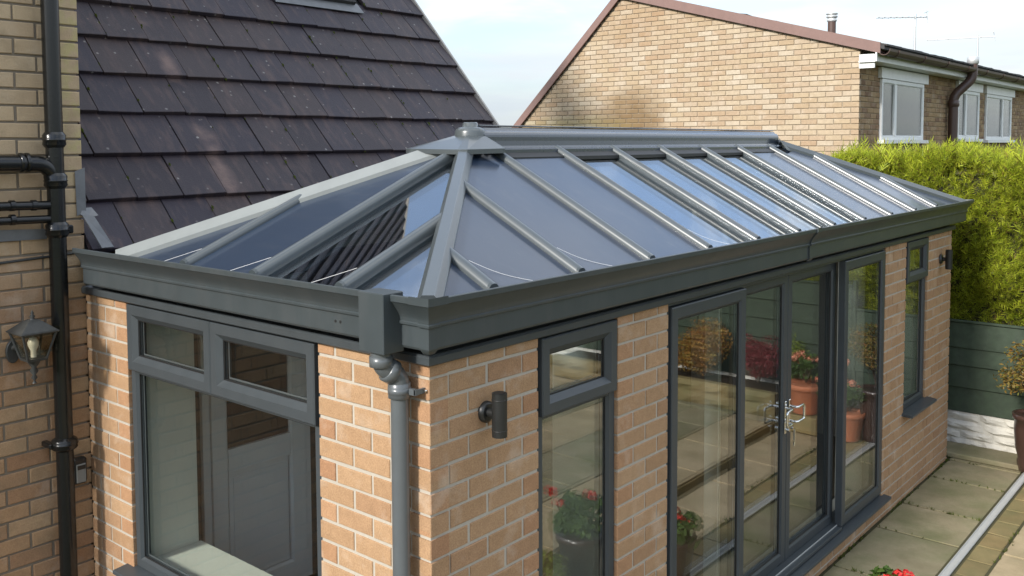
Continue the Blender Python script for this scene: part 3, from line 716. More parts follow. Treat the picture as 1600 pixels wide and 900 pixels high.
# loose white threads left at the eaves
for i, x in enumerate(bx):
    if i in (2, 4, 5, 6, 7, 8, 9, 10): continue
    a = Vector((x+.034, .10, zF(x, .10)+.03)); b = Vector((x+.27, -.045, ZE+.012)); 
    pts = [a.lerp(b, t)+Vector((0, 0, -.02*math.sin(math.pi*t)*(.6) + (0.0))) for t in np.linspace(0, 1, 9)]
    for p in pts: p.z = max(p.z, zF(p.x, p.y)+.006)
    obj('thread', MB().tube(pts, .0008, 5), 'thread', con)
for y in by:
    a = Vector((.06, y+.034, zL(.06, y)+.03)); b = Vector((-.045, y+.20, ZE+.012))
    pts = [a.lerp(b, t) for t in np.linspace(0, 1, 9)]
    for p in pts: p.z = max(p.z, zL(p.x, p.y)+.006)
    obj('thread', MB().tube(pts, .0008, 5), 'thread', con)
obj('box_gutter', MB().box((-.03, YB+.05, 2.38), (XE, DW-.02, 2.43)), 'fascia_grey', con)
# inside
for P_, a_, b_ in ((PL, WL0, WL1), (PF, W1A, W1B), (PF, W3A, W3B)):
    for q0, q1 in ((a_+.0015, a_+.014), (b_-.014, b_-.0015)): obj('reveal_lining', B(P_(q0, ZW+.014, -.075), P_(q1, ZS+.04, -.388)), 'plaster', con)
    if P_ is PF: obj('window_board', B(P_(a_+.004, ZW-.02, -.09), P_(b_-.004, ZW+.012, -.40)), 'plaster', con, bevel=.006)
bl_ = thing('blind_stack', (2.87, .28, .1), 'stack of pale vertical blind slats hanging inside the leftmost door pane', 'blind')
for i in range(7): obj('slat', B((2.80+.019*i, .25+.02*(i % 2), .13), (2.812+.019*i, .335+.02*(i % 2), 2.20)), 'plaster', bl_)
obj('floor', B((.39, .39, .02), (XE-.285, DW-.15, .10)), 'floor_wood', con)
bk = obj('back_lining', B((.02, 2.60, .101), (XE-.285, 2.70, 2.36)), 'dim_room', con)  # gloom of the room and house opening given as a dark sheet
bd = obj('back_door', MB().ring(lambda u, z, o: (u, 2.60-o, z), .61, 1.42, .12, 2.2, [(0, .001), (0, .03), (.05, .03), (.05, .001)]), 'door_grey', con)
obj('door_leaf', MB().ring(lambda u, z, o: (u, 2.60-o, z), .665, 1.365, .17, 2.14, [(0, .001), (0, .045), (.10, .045), (.115, .032), (.115, .001)]).box((.78, 2.56, 1.0), (1.25, 2.597, 1.15)).box((.79, 2.578, .29), (1.24, 2.596, .998)).box((.82, 2.572, .33), (1.21, 2.579, .96)), 'door_grey', bd)
obj('door_glass', B((.782, 2.582, 1.152), (1.248, 2.592, 2.03)), 'dim_room', bd)  # opaque; the dark beyond the glass is put into its colour

# ================================================================== house
hs = thing('house', (-.6, 2.75, 0), 'weathered old brick house wall with a steep dark tiled lean-to roof beside it', 'house')
wall = obj('wall', B((-3.4, DW+.008, 0), (-.007, 6.5, 7.6)), 'mortar_old', hs)
POF = lambda u, z: (u, DW, z)
lay_bricks('brick', wall, courses(POF, FY[1], FY[0], -3.4, .006, 0, 7.6, 3.0, .0896, .235, .012, 0, rev=True), .1, .004, FY, 'brick_old')
POR = lambda u, z: (.006, u, z)
lay_bricks('brick', wall, courses(POR, FNX[1], FNX[0], DW+.004, 6.5, 0, 7.6, 3.0, .0896, .235, .012, 1), .1, .004, FNX, 'brick_old', limit=0)
obj('wall', B((.012, 3.05, 0), (4.25, 7.0, 2.42)), 'mortar_old', hs)
TP = math.radians(49); tc_, ts_ = math.cos(TP), math.sin(TP); GA, TW, TT = .358, .31, .034
def RP_(x, s, h): return Vector((x, DW+s*tc_-h*ts_, 2.5+s*ts_+h*tc_))
roof = obj('roof', MB().raw([RP_(x, s, h) for h in (-.06, -.035) for x, s in ((.012, -.02), (4.26, -.02), (4.26, 7.25), (.012, 7.25))], [(0, 1, 2, 3), (4, 5, 6, 7), (0, 1, 5, 4), (1, 2, 6, 5), (2, 3, 7, 6), (3, 0, 4, 7)]), 'slate_dark', hs)
obj('gable_wall', MB().prism([(4.24, 3.05, 0), (4.24, 3.05, 2.4), RP_(4.24, 7.0, -.07), (4.24, RP_(4.24, 7.0, 0).y, 0)], (-.1, 0, 0)), 'mortar_old', hs)
tmesh = {}
def tile(x0, x1, s0, L=.42):
    key = (round(x1-x0, 3), random.randrange(4))
    if key not in tmesh:
        w2 = (x1-x0)/2-.0022; j = RNG.normal(0, .0015, 4); mb = MB()
        q = lambda x, s, h: Vector((x, s*tc_-h*ts_, s*ts_+h*tc_))
        lo = [q(-w2, 0, 0), q(w2, 0, 0), q(w2, L, -.03), q(-w2, L, -.03)]
        hi = [q(-w2, .0+j[0]*2, TT+j[0]), q(w2, j[1]*2, TT+j[1]), q(w2, L, -.03+TT*.8), q(-w2, L, -.03+TT*.8)]
        mb.hexa(lo, hi); me = mb.mesh('tile', (0, 0, 0), bevel=.003); me.materials.append(MATS['roof_tile']); tmesh[key] = me
    o = bpy.data.objects.new('tile', tmesh[key]); put(o, roof, RP_((x0+x1)/2, s0, RNG.normal(0, .002))); o.rotation_euler = (RNG.normal(0, .004), RNG.normal(0, .004), RNG.normal(0, .003))
    return o
r = 0
while True:
    s0 = -.075+r*GA
    if s0 > 6.9: break
    x = (.11 if r % 2 else .27)-.31*1
    while x < 4.27:
        a, b = max(x, .012), min(x+TW, 4.28)
        vel = 2.47 < (a+b)/2 < 3.42 and 2.36 < s0+.2 < 3.7
        if b-a > .04 and not vel:
            t = tile(a, b, s0)
            if abs((a+b)/2-(1.02+.05*(s0-1.3))) < .12 and s0 > .9 and False: t.color = (1.6, 1.2, 1.1, 1)
        x += TW
    r += 1
vb = obj('verge', MB().hexa([RP_(x, -.1, h) for x, h in ((4.282, -.07), (4.305, -.07), (4.305, .036), (4.282, .036))], [RP_(x, 7.25, h) for x, h in ((4.282, -.07), (4.305, -.07), (4.305, .036), (4.282, .036))]), 'verge_pale', hs)
mo = MB()
rv = np.random.default_rng(3)
for i in range(420):                            # moss tufts in the tile joints
    rr_ = rv.integers(0, 8); xx = (.11 if rr_ % 2 else .27)+.31*rv.integers(0, 13)+rv.normal(0, .006); ss = -.07+rr_*GA+rv.uniform(0, GA)
    if rv.random() > .35+.5*(abs(xx-3) < .5): continue
    if xx > 4.25 or (2.45 < xx < 3.45 and ss > 2.3): continue
    c = RP_(xx, ss, .022); sz = rv.uniform(.004, .011)
    mo.raw([c+Vector((sz, 0, 0)), c+Vector((-sz, 0, 0)), c+Vector((0, sz*1.6, sz*1.6)), c+Vector((0, -sz*1.6, -sz*1.6)), c+Vector((0, -sz, sz))*.9], [(0, 2, 4), (2, 1, 4), (1, 3, 4), (3, 0, 4)])
o = obj('moss', mo, 'moss', roof); o['kind'] = 'stuff'
rwn = obj('roof_window', MB().ring(lambda u, z, h: RP_(u, z, h), 2.50, 3.38, 2.44, 3.66, [(0, -.02), (0, .065), (.02, .075), (.075, .075), (.085, .05), (.085, -.02)]), 'slate_dark', hs)
obj('pane', MB().raw([RP_(u, z, h) for h in (.03, .045) for u, z in ((2.58, 2.52), (3.30, 2.52), (3.30, 3.58), (2.58, 3.58))], [(0, 1, 2, 3), (4, 5, 6, 7), (0, 1, 5, 4), (1, 2, 6, 5), (2, 3, 7, 6), (3, 0, 4, 7)]), 'roof_glass', rwn)
obj('apron', MB().raw([RP_(u, z, h) for h in (.024, .030) for u, z in ((2.44, 2.335), (3.44, 2.335), (3.42, 2.46), (2.46, 2.46))], [(0, 1, 2, 3), (4, 5, 6, 7), (0, 1, 5, 4), (1, 2, 6, 5), (2, 3, 7, 6), (3, 0, 4, 7)]), 'lead', rwn)
# lead flashing between wall, tiles and conservatory gutter
lf = obj('flashing', MB().prism([(-.035, DW-.006, 2.66), (.016, DW-.006, 2.68), (.016, DW-.006, 2.93), (-.04, DW-.006, 2.91)], (0, -.004, 0)), 'lead', hs)
obj('flashing', MB().prism([RP_(.012, .40, .03), RP_(.085, .33, .034), RP_(.015, .56, .032)], (0, -.004, .004)), 'lead', hs)
obj('flashing', MB().prism([(-.02, DW-.012, 2.665), (.02, DW-.02, 2.645), (.075, DW-.03, 2.655), (.055, DW+.01, 2.70), (-.0, DW+.0, 2.70)], (0, -.005, .003)), 'lead', hs)
obj('flashing', MB().prism([(-.012, DW-.02, 2.66), (.045, DW-.035, 2.655), (.125, DW-.10, 2.475), (.055, DW-.10, 2.475)], (0, -.006, .004)), 'lead', hs)

# cast-iron stack on the house wall
sp = thing('soil_pipe', (-.19, 2.63, 0), 'black cast iron soil pipe with branches on the old house wall', 'pipe')
PX_, PY_ = -.19, 2.645
obj('stack', MB().tube([(PX_, PY_, .0), (PX_, PY_, 5.9)], .0455, 24), 'cast_iron', sp)
def collar(z, r=.058, h=.05, n=1):
    pr = [(.047, z-h/2-.012), (r-.004, z-h/2), (r, z-h/2+.006), (r-.003, z-.004), (r+.003, z), (r-.003, z+.004), (r, z+h/2-.006), (r-.004, z+h/2), (.047, z+h/2+.012)]
    obj('collar', MB().lathe(pr, (PX_, PY_, 0), 24), 'cast_iron', sp)
for z in (3.085, 2.865, 2.60): collar(z, .060, .06)
collar(1.42, .068, .05)
obj('bracket', B((PX_-.085, PY_-.012, 1.405), (PX_-.05, PY_+.095, 1.435)), 'cast_iron', sp, bevel=.006)
obj('bracket', B((PX_+.05, PY_-.012, 2.575), (PX_+.085, PY_+.095, 2.62)), 'cast_iron', sp, bevel=.006)
obj('branch', MB().tube(bend([(-1.6, PY_, 2.985), (PX_-.05, PY_, 2.96), (PX_, PY_, 2.88)], .06), .043, 20), 'cast_iron', sp)
for x in (-.365, -.335): obj('collar', MB().tube([(x-.014, PY_, 2.965), (x-.01, PY_, 2.965), (x+.006, PY_, 2.965), (x+.01, PY_, 2.965)], [.045, .053, .053, .045], 20), 'cast_iron', sp)
obj('branch', MB().tube([(-1.6, PY_, 2.765), (PX_-.03, PY_, 2.735)], .024, 14), 'cast_iron', sp)
obj('branch', MB().tube([(-1.6, PY_, 2.683), (PX_-.03, PY_, 2.66)], .022, 14), 'cast_iron', sp)
for x, z in ((-.42, 2.742), (-.31, 2.738), (-.42, 2.668)): obj('collar', MB().tube([(x-.012, PY_, z), (x+.012, PY_, z)], .029, 14), 'cast_iron', sp)
obj('lead_sleeve', MB().prism([(-.9, DW-.006, 2.56), (PX_-.02, DW-.006, 2.545), (PX_-.02, DW-.006, 2.60), (-.9, DW-.006, 2.63)], (0, -.014, 0)), 'lead', sp)
cbl = obj('cable', MB().tube([(-1.2, DW-.008, 2.40), (-.02, DW-.008, 2.455)], .007, 8), 'lantern_metal', sp)
# lantern
ln = thing('wall_lantern', (-.365, 2.6, 1.8), 'black carriage lantern on the old house wall left of the black pipe', 'lantern')
LC = Vector((-.362, 2.585, 0))
def frus(a, za, b, zb, c=LC): return MB().hexa([c+Vector((sx*a, sy*a, za)) for sx, sy in ((-1, -1), (1, -1), (1, 1), (-1, 1))], [c+Vector((sx*b, sy*b, zb)) for sx, sy in ((-1, -1), (1, -1), (1, 1), (-1, 1))])
lr = frus(.094, 2.072, .100, 2.082); lr.v = list(lr.v)
f2 = frus(.096, 2.082, .040, 2.130); f3 = frus(.040, 2.130, .020, 2.142)
obj('roof', lr.raw(f2.v, f2.f).raw(f3.v, f3.f), 'lantern_metal', ln, bevel=.003)
obj('finial', MB().lathe([(.014, 2.142), (.010, 2.150), (.015, 2.158), (.006, 2.168), (.009, 2.174), (.001, 2.19)], LC, 12), 'lantern_metal', ln)
for sx, sy in ((-1, -1), (1, -1), (1, 1), (-1, 1)): obj('corner_post', MB().tube([LC+Vector((sx*.048, sy*.048, 1.935)), LC+Vector((sx*.084, sy*.084, 2.073))], .007, 6), 'lantern_metal', ln)
obj('base', MB().hexa([LC+Vector((sx*.05, sy*.05, 1.925)) for sx, sy in ((-1, -1), (1, -1), (1, 1), (-1, 1))], [LC+Vector((sx*.054, sy*.054, 1.938)) for sx, sy in ((-1, -1), (1, -1), (1, 1), (-1, 1))]).lathe([(.012, 1.80), (.004, 1.815), (.016, 1.83), (.008, 1.845), (.022, 1.865), (.012, 1.885), (.03, 1.91), (.034, 1.926)], LC, 12), 'lantern_metal', ln)
ANG = ((-1, -1), (1, -1), (1, 1), (-1, 1))
for i in range(4):
    (ax_, ay_), (bx_, by_) = ANG[i], ANG[(i+1) % 4]
    q = [LC+Vector((ax_*.046, ay_*.046, 1.94)), LC+Vector((bx_*.046, by_*.046, 1.94)), LC+Vector((bx_*.081, by_*.081, 2.07)), LC+Vector((ax_*.081, ay_*.081, 2.07))]
    nrm = Vector(((ax_+bx_)/2, (ay_+by_)/2, 0)); obj('pane', MB().prism(q, nrm*-.003), 'clear_glass', ln)
obj('bulb', MB().lathe([(.014, 1.94), (.014, 1.975), (.026, 2.0), (.028, 2.02), (.018, 2.042), (.001, 2.048)], LC, 14), 'bulb', ln)
obj('arm', MB().tube(bend([LC+Vector((-.0, .03, 1.93)), LC+Vector((-.01, .09, 1.915)), LC+Vector((-.03, .12, 1.99)), LC+Vector((-.045, .155, 1.97))], .03), .016, 10), 'lantern_metal', ln)
obj('backplate', MB().prism([(LC.x-.045+.035*math.cos(a)*1.0, DW-.003, 1.955+.062*math.sin(a)) for a in np.linspace(0, 2*math.pi, 20, endpoint=False)], (0, -.02, 0)), 'lantern_metal', ln, bevel=.004)
ks = thing('key_safe', (-.07, 2.72, 1.15), 'small black and silver key safe behind the black pipe', 'key safe')
obj('body', B((-.115, DW-.003, 1.145), (-.040, DW-.045, 1.295)), 'lamp_black', ks, bevel=.01)
obj('cover', B((-.105, DW-.046, 1.155), (-.050, DW-.053, 1.262)), 'hip_pale', ks, bevel=.004)
obj('dial', B((-.100, DW-.0535, 1.232), (-.055, DW-.057, 1.255)), 'lamp_black', ks)

# up-and-down wall lights on the garden wall
def wall_light(x, z, label):
    t = thing('wall_light', (x, -.07, z), label, 'wall light', 'cylinder wall lights on the conservatory brickwork')
    b = MB().tube([(x, -.075, z-.088), (x, -.075, z+.088)], .031, 24); obj('body', b, 'lamp_black', t)
    for zz in (z-.062, z+.062): obj('band', MB().lathe([(.0305, zz-.002), (.0322, zz-.0015), (.0322, zz+.0015), (.0305, zz+.002)], (x, -.075, 0), 24), 'rubber', t)
    obj('lens', MB().lathe([(.025, z+.0885), (.025, z+.0905)], (x, -.075, 0), 20), 'rubber', t)
    obj('backplate', MB().tube([(x, .002, z), (x, -.012, z), (x, -.020, z)], [.044, .044, .034], 24).tube([(x, -.018, z), (x, -.05, z)], .018, 14), 'lamp_black', t)
wall_light(.318, 1.972, 'black cylinder wall light on the brick beside the downpipe corner')
wall_light(6.63, 1.975, 'black cylinder wall light at the far end by the hedge')

# ================================================================== neighbour
nb = thing('neighbour_house', (10, 2, 0), 'pale brick house with maroon bargeboards beyond the hedge', 'house')
NX, NY = 10.0, 1.965
apY, apZ = 5.69, 5.335
eaR = 4.290; leY = 8.7
sl_l = .967
leZ = apZ-(leY-apY)*sl_l
gw = obj('gable_wall', MB().prism([(NX+.012, NY+.012, 0), (NX+.012, leY, 0), (NX+.012, leY, leZ), (NX+.012, apY, apZ), (NX+.012, NY+.012, eaR)], (.28, 0, 0)), 'mortar_pale', nb)
def gtop(y): return eaR+(y-NY)*(apZ-eaR)/(apY-NY) if y < apY else apZ-(y-apY)*sl_l
its = courses(lambda u, z: (NX, u, z), None, None, NY, leY, 1.6, 5.3, 3.0, .0735, .2275, .010, 0)
cut = []
for c_, L_, H_, t_ in its:                     # bricks cut to the rakes
    z = c_[2]+H_/2-.02; lo_ = max(c_[1]-L_/2, NY+(z-eaR)*(apY-NY)/(apZ-eaR)); hi_ = min(c_[1]+L_/2, apY+(apZ-z)/sl_l)
    if hi_-lo_ > .02: cut.append(((c_[0], (lo_+hi_)/2, c_[2]), hi_-lo_, H_, t_))
its = cut
lay_bricks('brick', gw, its, .06, .004, FX, 'brick_pale')
sw = obj('side_wall', B((NX+.29, NY+.012, 0), (24, NY+.28, 4.12)), 'mortar_brown', nb)
wins = [(10.80, 12.70, 3.08, 3.93), (14.62, 16.0, 3.10, 3.93), (16.5, 18.5, 3.08, 3.93)]
its = courses(lambda u, z: (u, NY, z), None, None, NX+.002, 21, 2.2, 4.11, 3.0, .0735, .2275, .012, 0, holes=[(a, b, c, 4.1) for a, b, c, d in wins])
lay_bricks('brick', sw, its, .06, .004, FY, 'brick_brown', limit=0)
def nwin(a, b, c, d, split):
    P = lambda u, z, o: (u, NY-o, z)
    f = obj('window', MB().ring(P, a, b, c, d, [(0, -.005), (0, .03), (.05, .03), (.065, .015), (.065, -.005)]), 'white_plastic', nb)
    m_ = a+(b-a)*split; obj('mullion', B(P(m_-.05, c+.06, .0), P(m_+.05, d-.06, .034)), 'white_plastic', f)
    obj('pane', B(P(a+.06, c+.06, .006), P(m_-.045, d-.06, .012)), 'clear_glass', f); obj('pane', B(P(m_+.045, c+.06, .006), P(b-.06, d-.06, .012)), 'clear_glass', f)
    obj('net_curtain', B(P(a+.05, c+.05, .001), P(b-.05, d-.05, .004)), 'curtain_dimmed' if split < .5 else 'dim_room', f)  # sheets behind the panes, darkened in colour for dim rooms and dark reflections
    obj('sill', B(P(a-.08, c-.05, -.0), P(b+.08, c-.002, .09)), 'white_plastic', f)
    obj('blind_box', B(P(a-.08, d+.005, -.0), P(b+.15, d+.15, .05)), 'white_plastic', f)
for (a, b, c, d), s_ in zip(wins, (.30, .35, .62)): nwin(a, b, c, d, s_)
obj('soffit', B((NX-.06, NY-.22, 4.095), (24, NY-.005, 4.115)), 'white_plastic', nb); obj('fascia', B((NX-.06, NY-.24, 4.10), (24, NY-.22, 4.215)), 'white_plastic', nb)
gp = [(.080*math.cos(a), .080*math.sin(a)) for a in np.linspace(math.pi, 2*math.pi, 9)]
gp2 = gp+[(.072*math.cos(a), .072*math.sin(a)+.002) for a in np.linspace(2*math.pi, math.pi, 9)]
obj('gutter', MB().prism([(NX-.05, NY-.325+u, 4.25+v) for u, v in gp2], (14, 0, 0)), 'brown_pvc', nb)
for x in np.arange(NX+.3, 24, 1.15): obj('gutter_clip', MB().prism([(x, NY-.325+u*1.12, 4.25+v*1.12) for u, v in gp]+[], (.05, 0, 0)), 'brown_pvc', nb)
# roof slopes with raked bargeboards
def rk(y): return gtop(y)
kk = (apZ-eaR)/(apY-NY); rl = lambda y: eaR+(y-NY)*kk; ll = lambda y: apZ-(y-apY)*sl_l
obj('roof', MB().prism([(NX-.05, NY-.33, rl(NY-.33)+.10), (NX-.05, apY, apZ+.10), (NX-.05, apY, apZ+.03), (NX-.05, NY-.33, rl(NY-.33)+.05)], (14.2, 0, 0)), 'slate_dark', nb)
nr = obj('roof', MB().prism([(NX-.05, apY+.001, apZ+.10), (NX-.05, leY+.2, ll(leY+.2)+.10), (NX-.05, leY+.2, ll(leY+.2)+.03), (NX-.05, apY+.001, apZ+.03)], (14.2, 0, 0)), 'slate_dark', nb)
tl = MB()
for i in range(12):
    y0 = NY-.36+i*.3; y1 = y0+.3; za_, zb_ = rl(y0)+.102, rl(y1)+.104
    for x in np.arange(NX-.04, 24, .3):
        e0, e1 = RNG.normal(0, .005, 2)
        tl.hexa([(x, y0, za_), (x+.29, y0, za_), (x+.29, y1, zb_), (x, y1, zb_)], [(x, y0, za_+.024+e0), (x+.29, y0, za_+.024+e1), (x+.29, y1, zb_+.003), (x, y1, zb_+.003)])
o = obj('tile', tl, 'slate_dark', nr, fix=False); o['kind'] = 'stuff'
obj('bargeboard', MB().prism([(NX-.06, NY-.28, rl(NY-.28)+.128), (NX-.06, apY, apZ+.128), (NX-.06, apY, apZ-.012), (NX-.06, NY-.28, rl(NY-.28)-.012)], (.03, 0, 0)), 'maroon_board', nb)
obj('bargeboard', MB().prism([(NX-.06, apY+.002, apZ+.128), (NX-.06, leY+.2, ll(leY+.2)+.135), (NX-.06, leY+.2, ll(leY+.2)-.02), (NX-.06, apY+.002, apZ-.015)], (.03, 0, 0)), 'maroon_board', nb)
obj('corner_box', B((NX-.028, NY-.20, 4.02), (NX-.002, NY+.0, 4.20)), 'white_plastic', nb)
ndp = thing('brown_downpipe', (14.1, NY-.1, 0), 'brown downpipe with swan neck between the neighbour windows', 'downpipe')
obj('pipe', MB().tube(bend([(14.25, NY-.33, 4.42), (14.25, NY-.33, 4.08), (14.05, NY-.10, 3.80), (14.05, NY-.10, 2.0)], .10), .075, 14), 'brown_pvc', ndp)
obj('collar', MB().lathe([(.077, 4.32), (.09, 4.33), (.09, 4.43), (.077, 4.44)], (14.25, NY-.33, 0), 14), 'steel', ndp)
obj('collar', MB().lathe([(.077, 3.62), (.088, 3.63), (.088, 3.72), (.077, 3.73)], (14.05, NY-.10, 0), 14), 'brown_pvc', ndp)
fl = thing('roof_flue', (14, 3.89, 4.9), 'short capped metal flue on the neighbour roof', 'flue')
obj('pipe', MB().tube([(14, 3.89, 4.75), (14, 3.89, 5.22)], .07, 14), 'brown_pvc', fl)
obj('cowl', MB().lathe([(.07, 5.18), (.085, 5.19), (.085, 5.22), (.075, 5.225), (.075, 5.25), (.095, 5.255), (.095, 5.285), (.075, 5.29), (.075, 5.305), (.10, 5.31), (.10, 5.33), (.02, 5.34)], (14, 3.89, 0), 16), 'steel', fl)
def aerial(x, y, z0, z1, yaw, label, n=9, L=1.0):
    t = thing('aerial', (x, y, z0), label, 'aerial', 'television aerials above the neighbour roof')
    obj('mast', MB().tube([(x, y, z0), (x, y, z1)], .022, 8), 'steel', t)
    d = Vector((math.cos(yaw), math.sin(yaw), 0)); s = Vector((-d.y, d.x, 0)); c = Vector((x, y, z1-.06))
    obj('boom', MB().tube([c-d*L*.25, c+d*L*.75], .012, 6), 'steel', t)
    for i in range(n):
        p = c+d*(-.2+.95*i/(n-1))*L; obj('element', MB().tube([p-s*.12, p+s*.12], .006, 5), 'steel', t)
    obj('reflector', MB().tube([c-d*.22*L+Vector((0, 0, .13)), c-d*.25*L-Vector((0, 0, .13))], .008, 5).tube([c-d*.22*L+s*.12+Vector((0, 0, .1)), c-d*.22*L-s*.12+Vector((0, 0, .1))], .006, 5), 'steel', t)
aerial(18, 3.68, 4.6, 5.70, math.radians(125), 'television aerial with long boom above the neighbour gutter')
aerial(24, 3.92, 4.6, 5.80, math.radians(100), 'thin distant television aerial at the right edge of the neighbour roof', 7, 1.6)

# ================================================================== fence, wall, hedge
FXX = 7.45
fe = thing('fence', (FXX+.02, -1.5, .37), 'dark green board fence standing on the white stone wall', 'fence')
bl = [.372, .615, .835, 1.01, 1.25]
def boards(y0, y1, levels):
    for a, b in zip(levels, levels[1:]):
        q = RNG.normal(0, .003); obj('board', MB().hexa([(FXX-.012+q, y0, a), (FXX+.02, y0, a), (FXX+.02, y1, a), (FXX-.012+q, y1, a)], [(FXX+.012, y0, b+.008), (FXX+.024, y0, b+.008), (FXX+.024, y1, b+.008), (FXX+.012, y1, b+.008)]), 'fence_green', fe, bevel=.002)
boards(-1.02, .95, bl); boards(.96, 2.9, bl)
bl2 = [.372, .61, .84, 1.06, 1.28, 1.50]
boards(-2.9, -1.06, bl2); boards(-4.8, -2.94, bl2); boards(-6.7, -4.84, bl2)
for y in (-1.04, -2.92, -4.82): obj('post', B((FXX-.02, y-.018, .37), (FXX+.05, y+.018, 1.58)), 'fence_green', fe, bevel=.004)
obj('cap_rail', B((FXX-.008, -1.02, 1.263), (FXX+.034, 2.9, 1.284)), 'fence_green', fe, bevel=.003); obj('cap_rail', B((FXX-.008, -6.7, 1.513), (FXX+.034, -1.06, 1.534)), 'fence_green', fe, bevel=.003)
sw_ = thing('stone_wall', (FXX+.05, -1.5, 0), 'low wall of white painted rough stone blocks under the green fence', 'wall')
obj('core', B((FXX+.012, -6.8, -.02), (FXX+.12, 3, .365)), 'stone_white', sw_)
rs = np.random.default_rng(5)
def stone(parent, x, y0, y1, z0, z1, mt_='stone_white'):
    n, mrows = 5, 4; vs = []
    for j in range(mrows):
        for i in range(n):
            e = (i in (0, n-1)) or (j in (0, mrows-1)); vs.append((x+(.02 if e else -.006+rs.normal(0, .007)), y0+(y1-y0)*i/(n-1)+(0 if e else rs.normal(0, .008)), z0+(z1-z0)*j/(mrows-1)+(0 if e else rs.normal(0, .005))))
    b = len(vs); vs += [(x+.03, y0, z0), (x+.03, y1, z0), (x+.03, y1, z1), (x+.03, y0, z1)]
    fs = [(j*n+i, j*n+i+1, (j+1)*n+i+1, (j+1)*n+i) for j in range(mrows-1) for i in range(n-1)]
    fs += [tuple(range(n))+(b+1, b), tuple(range((mrows-1)*n, mrows*n))[::-1]+(b+3, b+2)][:0]
    fs += [(0, n-1, b+1, b), ((mrows-1)*n, mrows*n-1, b+2, b+3), (0, b, b+3, (mrows-1)*n), (n-1, b+1, b+2, mrows*n-1)]
    obj('stone', MB().raw(vs, fs), mt_, parent)
for k, (z0, z1) in enumerate(((.0, .095), (.10, .18), (.185, .275), (.28, .365))):
    y = .95-.13*k
    while y > -6.6:
        L = rs.choice((.22, .30, .38, .26)); stone(sw_, FXX-.012, y-L+.006, y, z0, z1); y -= L
obj('kerb_slab', B((7.06, -.62, .006), (FXX-.02, .35, .055)), 'slab', sw_, bevel=.008)

def spray_cloud(centers, dirs, size, n_leaf=7, spread=.5):
    """flat feathery sprays: narrow tapering leaflets along a short drooping stem"""
    N = len(centers); d = dirs/np.linalg.norm(dirs, axis=1)[:, None]
    r = RNG.normal(0, 1, (N, 3)); s = np.cross(d, r); s /= np.linalg.norm(s, axis=1)[:, None]; nn = np.cross(s, d)
    V = []; sz = size*RNG.uniform(.6, 1.4, N)
    for k in range(n_leaf):
        t = (k+.3)/n_leaf; sd = 1 if k % 2 else -1
        base = centers+d*(sz*t)[:, None]; L = (sz*(.62-.35*t))[:, None]
        if k == n_leaf-1: tipd = d
        else: tipd = d*.75+s*sd*spread*1.3+nn*RNG.normal(0, .22, (N, 1))
        tip = base+tipd*L; wv = np.cross(tipd, nn)*L*.085
        V.append(np.stack([base-wv, base+wv, tip], 1))
    V = np.stack(V, 1).reshape(-1, 3); return V, np.arange(len(V)).reshape(-1, 3)
hd = thing('hedge', (8.3, -1, 0), 'tall clipped yellow-green conifer hedge behind the green fence', 'hedge')
HX0, HX1, HY0, HY1, HZ0, HZ1 = 7.62, 8.75, -6.8, 1.42, .3, 2.86
core = MB(); ny, nzz = 40, 12
def hs_surface(n):
    # points on front, top, left end with bulges
    k = RNG.random(n); P = np.zeros((n, 3)); Nn = np.zeros((n, 3))
    y = RNG.uniform(HY0, HY1, n); z = RNG.uniform(HZ0, HZ1, n); x = RNG.uniform(HX0, HX1, n)
    fr_ = k < .58; tp = (k >= .58) & (k < .93); en = k >= .93
    bul = .06*np.sin(y*3.1+z*2.2)+.05*np.sin(y*7.3-z*5.1)+.04*np.sin(y*1.3+2)
    tb = .05*np.sin(y*2.3+x*1.7)+.04*np.sin(y*6.1)-.05*(x-HX0)
    P[fr_] = np.stack([HX0-bul[fr_]+.16*np.clip((z[fr_]-2.4)/.46, 0, 1)**2, y[fr_], z[fr_]], 1); Nn[fr_] = (-1, 0, .25)
    P[tp] = np.stack([x[tp], y[tp], HZ1+tb[tp]], 1); Nn[tp] = (-.15, 0, 1)
    P[en] = np.stack([x[en], HY1+bul[en]*.5, z[en]], 1); Nn[en] = (0, 1, .2)
    return P, Nn
P, Nn = hs_surface(70000)
P[:, 0] += .17*np.clip((1.62-P[:, 2])/.25, 0, 1)*(P[:, 0] < HX0+.3)     # kept clear of the fence boards
P -= Nn/np.linalg.norm(Nn, axis=1)[:, None]*np.where(Nn[:, 2:3] > .9, RNG.uniform(0, .14, (len(P), 1)), RNG.uniform(0, .30, (len(P), 1))*(.55+.45*np.sin(P[:, 1:2]*5.3+P[:, 2:3]*7.7)))
dd = Nn*.6+RNG.normal(0, .38, P.shape)+np.array([-.1, -.35, .45])
V, F = spray_cloud(P, dd, .120, 9, .42)
npobj('foliage', V, F, 'conifer', hd, (8.3, -1, 0))
# longer wispy shoots along the top
n = 520; y = RNG.uniform(HY0, HY1, n); x = RNG.uniform(HX0, HX1-.3, n)
P = np.stack([x, y, np.full(n, HZ1-.03)], 1); dd = np.stack([RNG.normal(0, .35, n), RNG.normal(0, .35, n), np.ones(n)], 1)
V, F = spray_cloud(P, dd, .20, 11, .35); npobj('shoots', V, F, 'conifer', hd, (8.3, -1, 0))
c = MB().box((HX0+.19, HY0+.1, 0), (HX1-.1, HY1-.15, HZ1-.17)); obj('branch_core', c, 'conifer_core', hd)

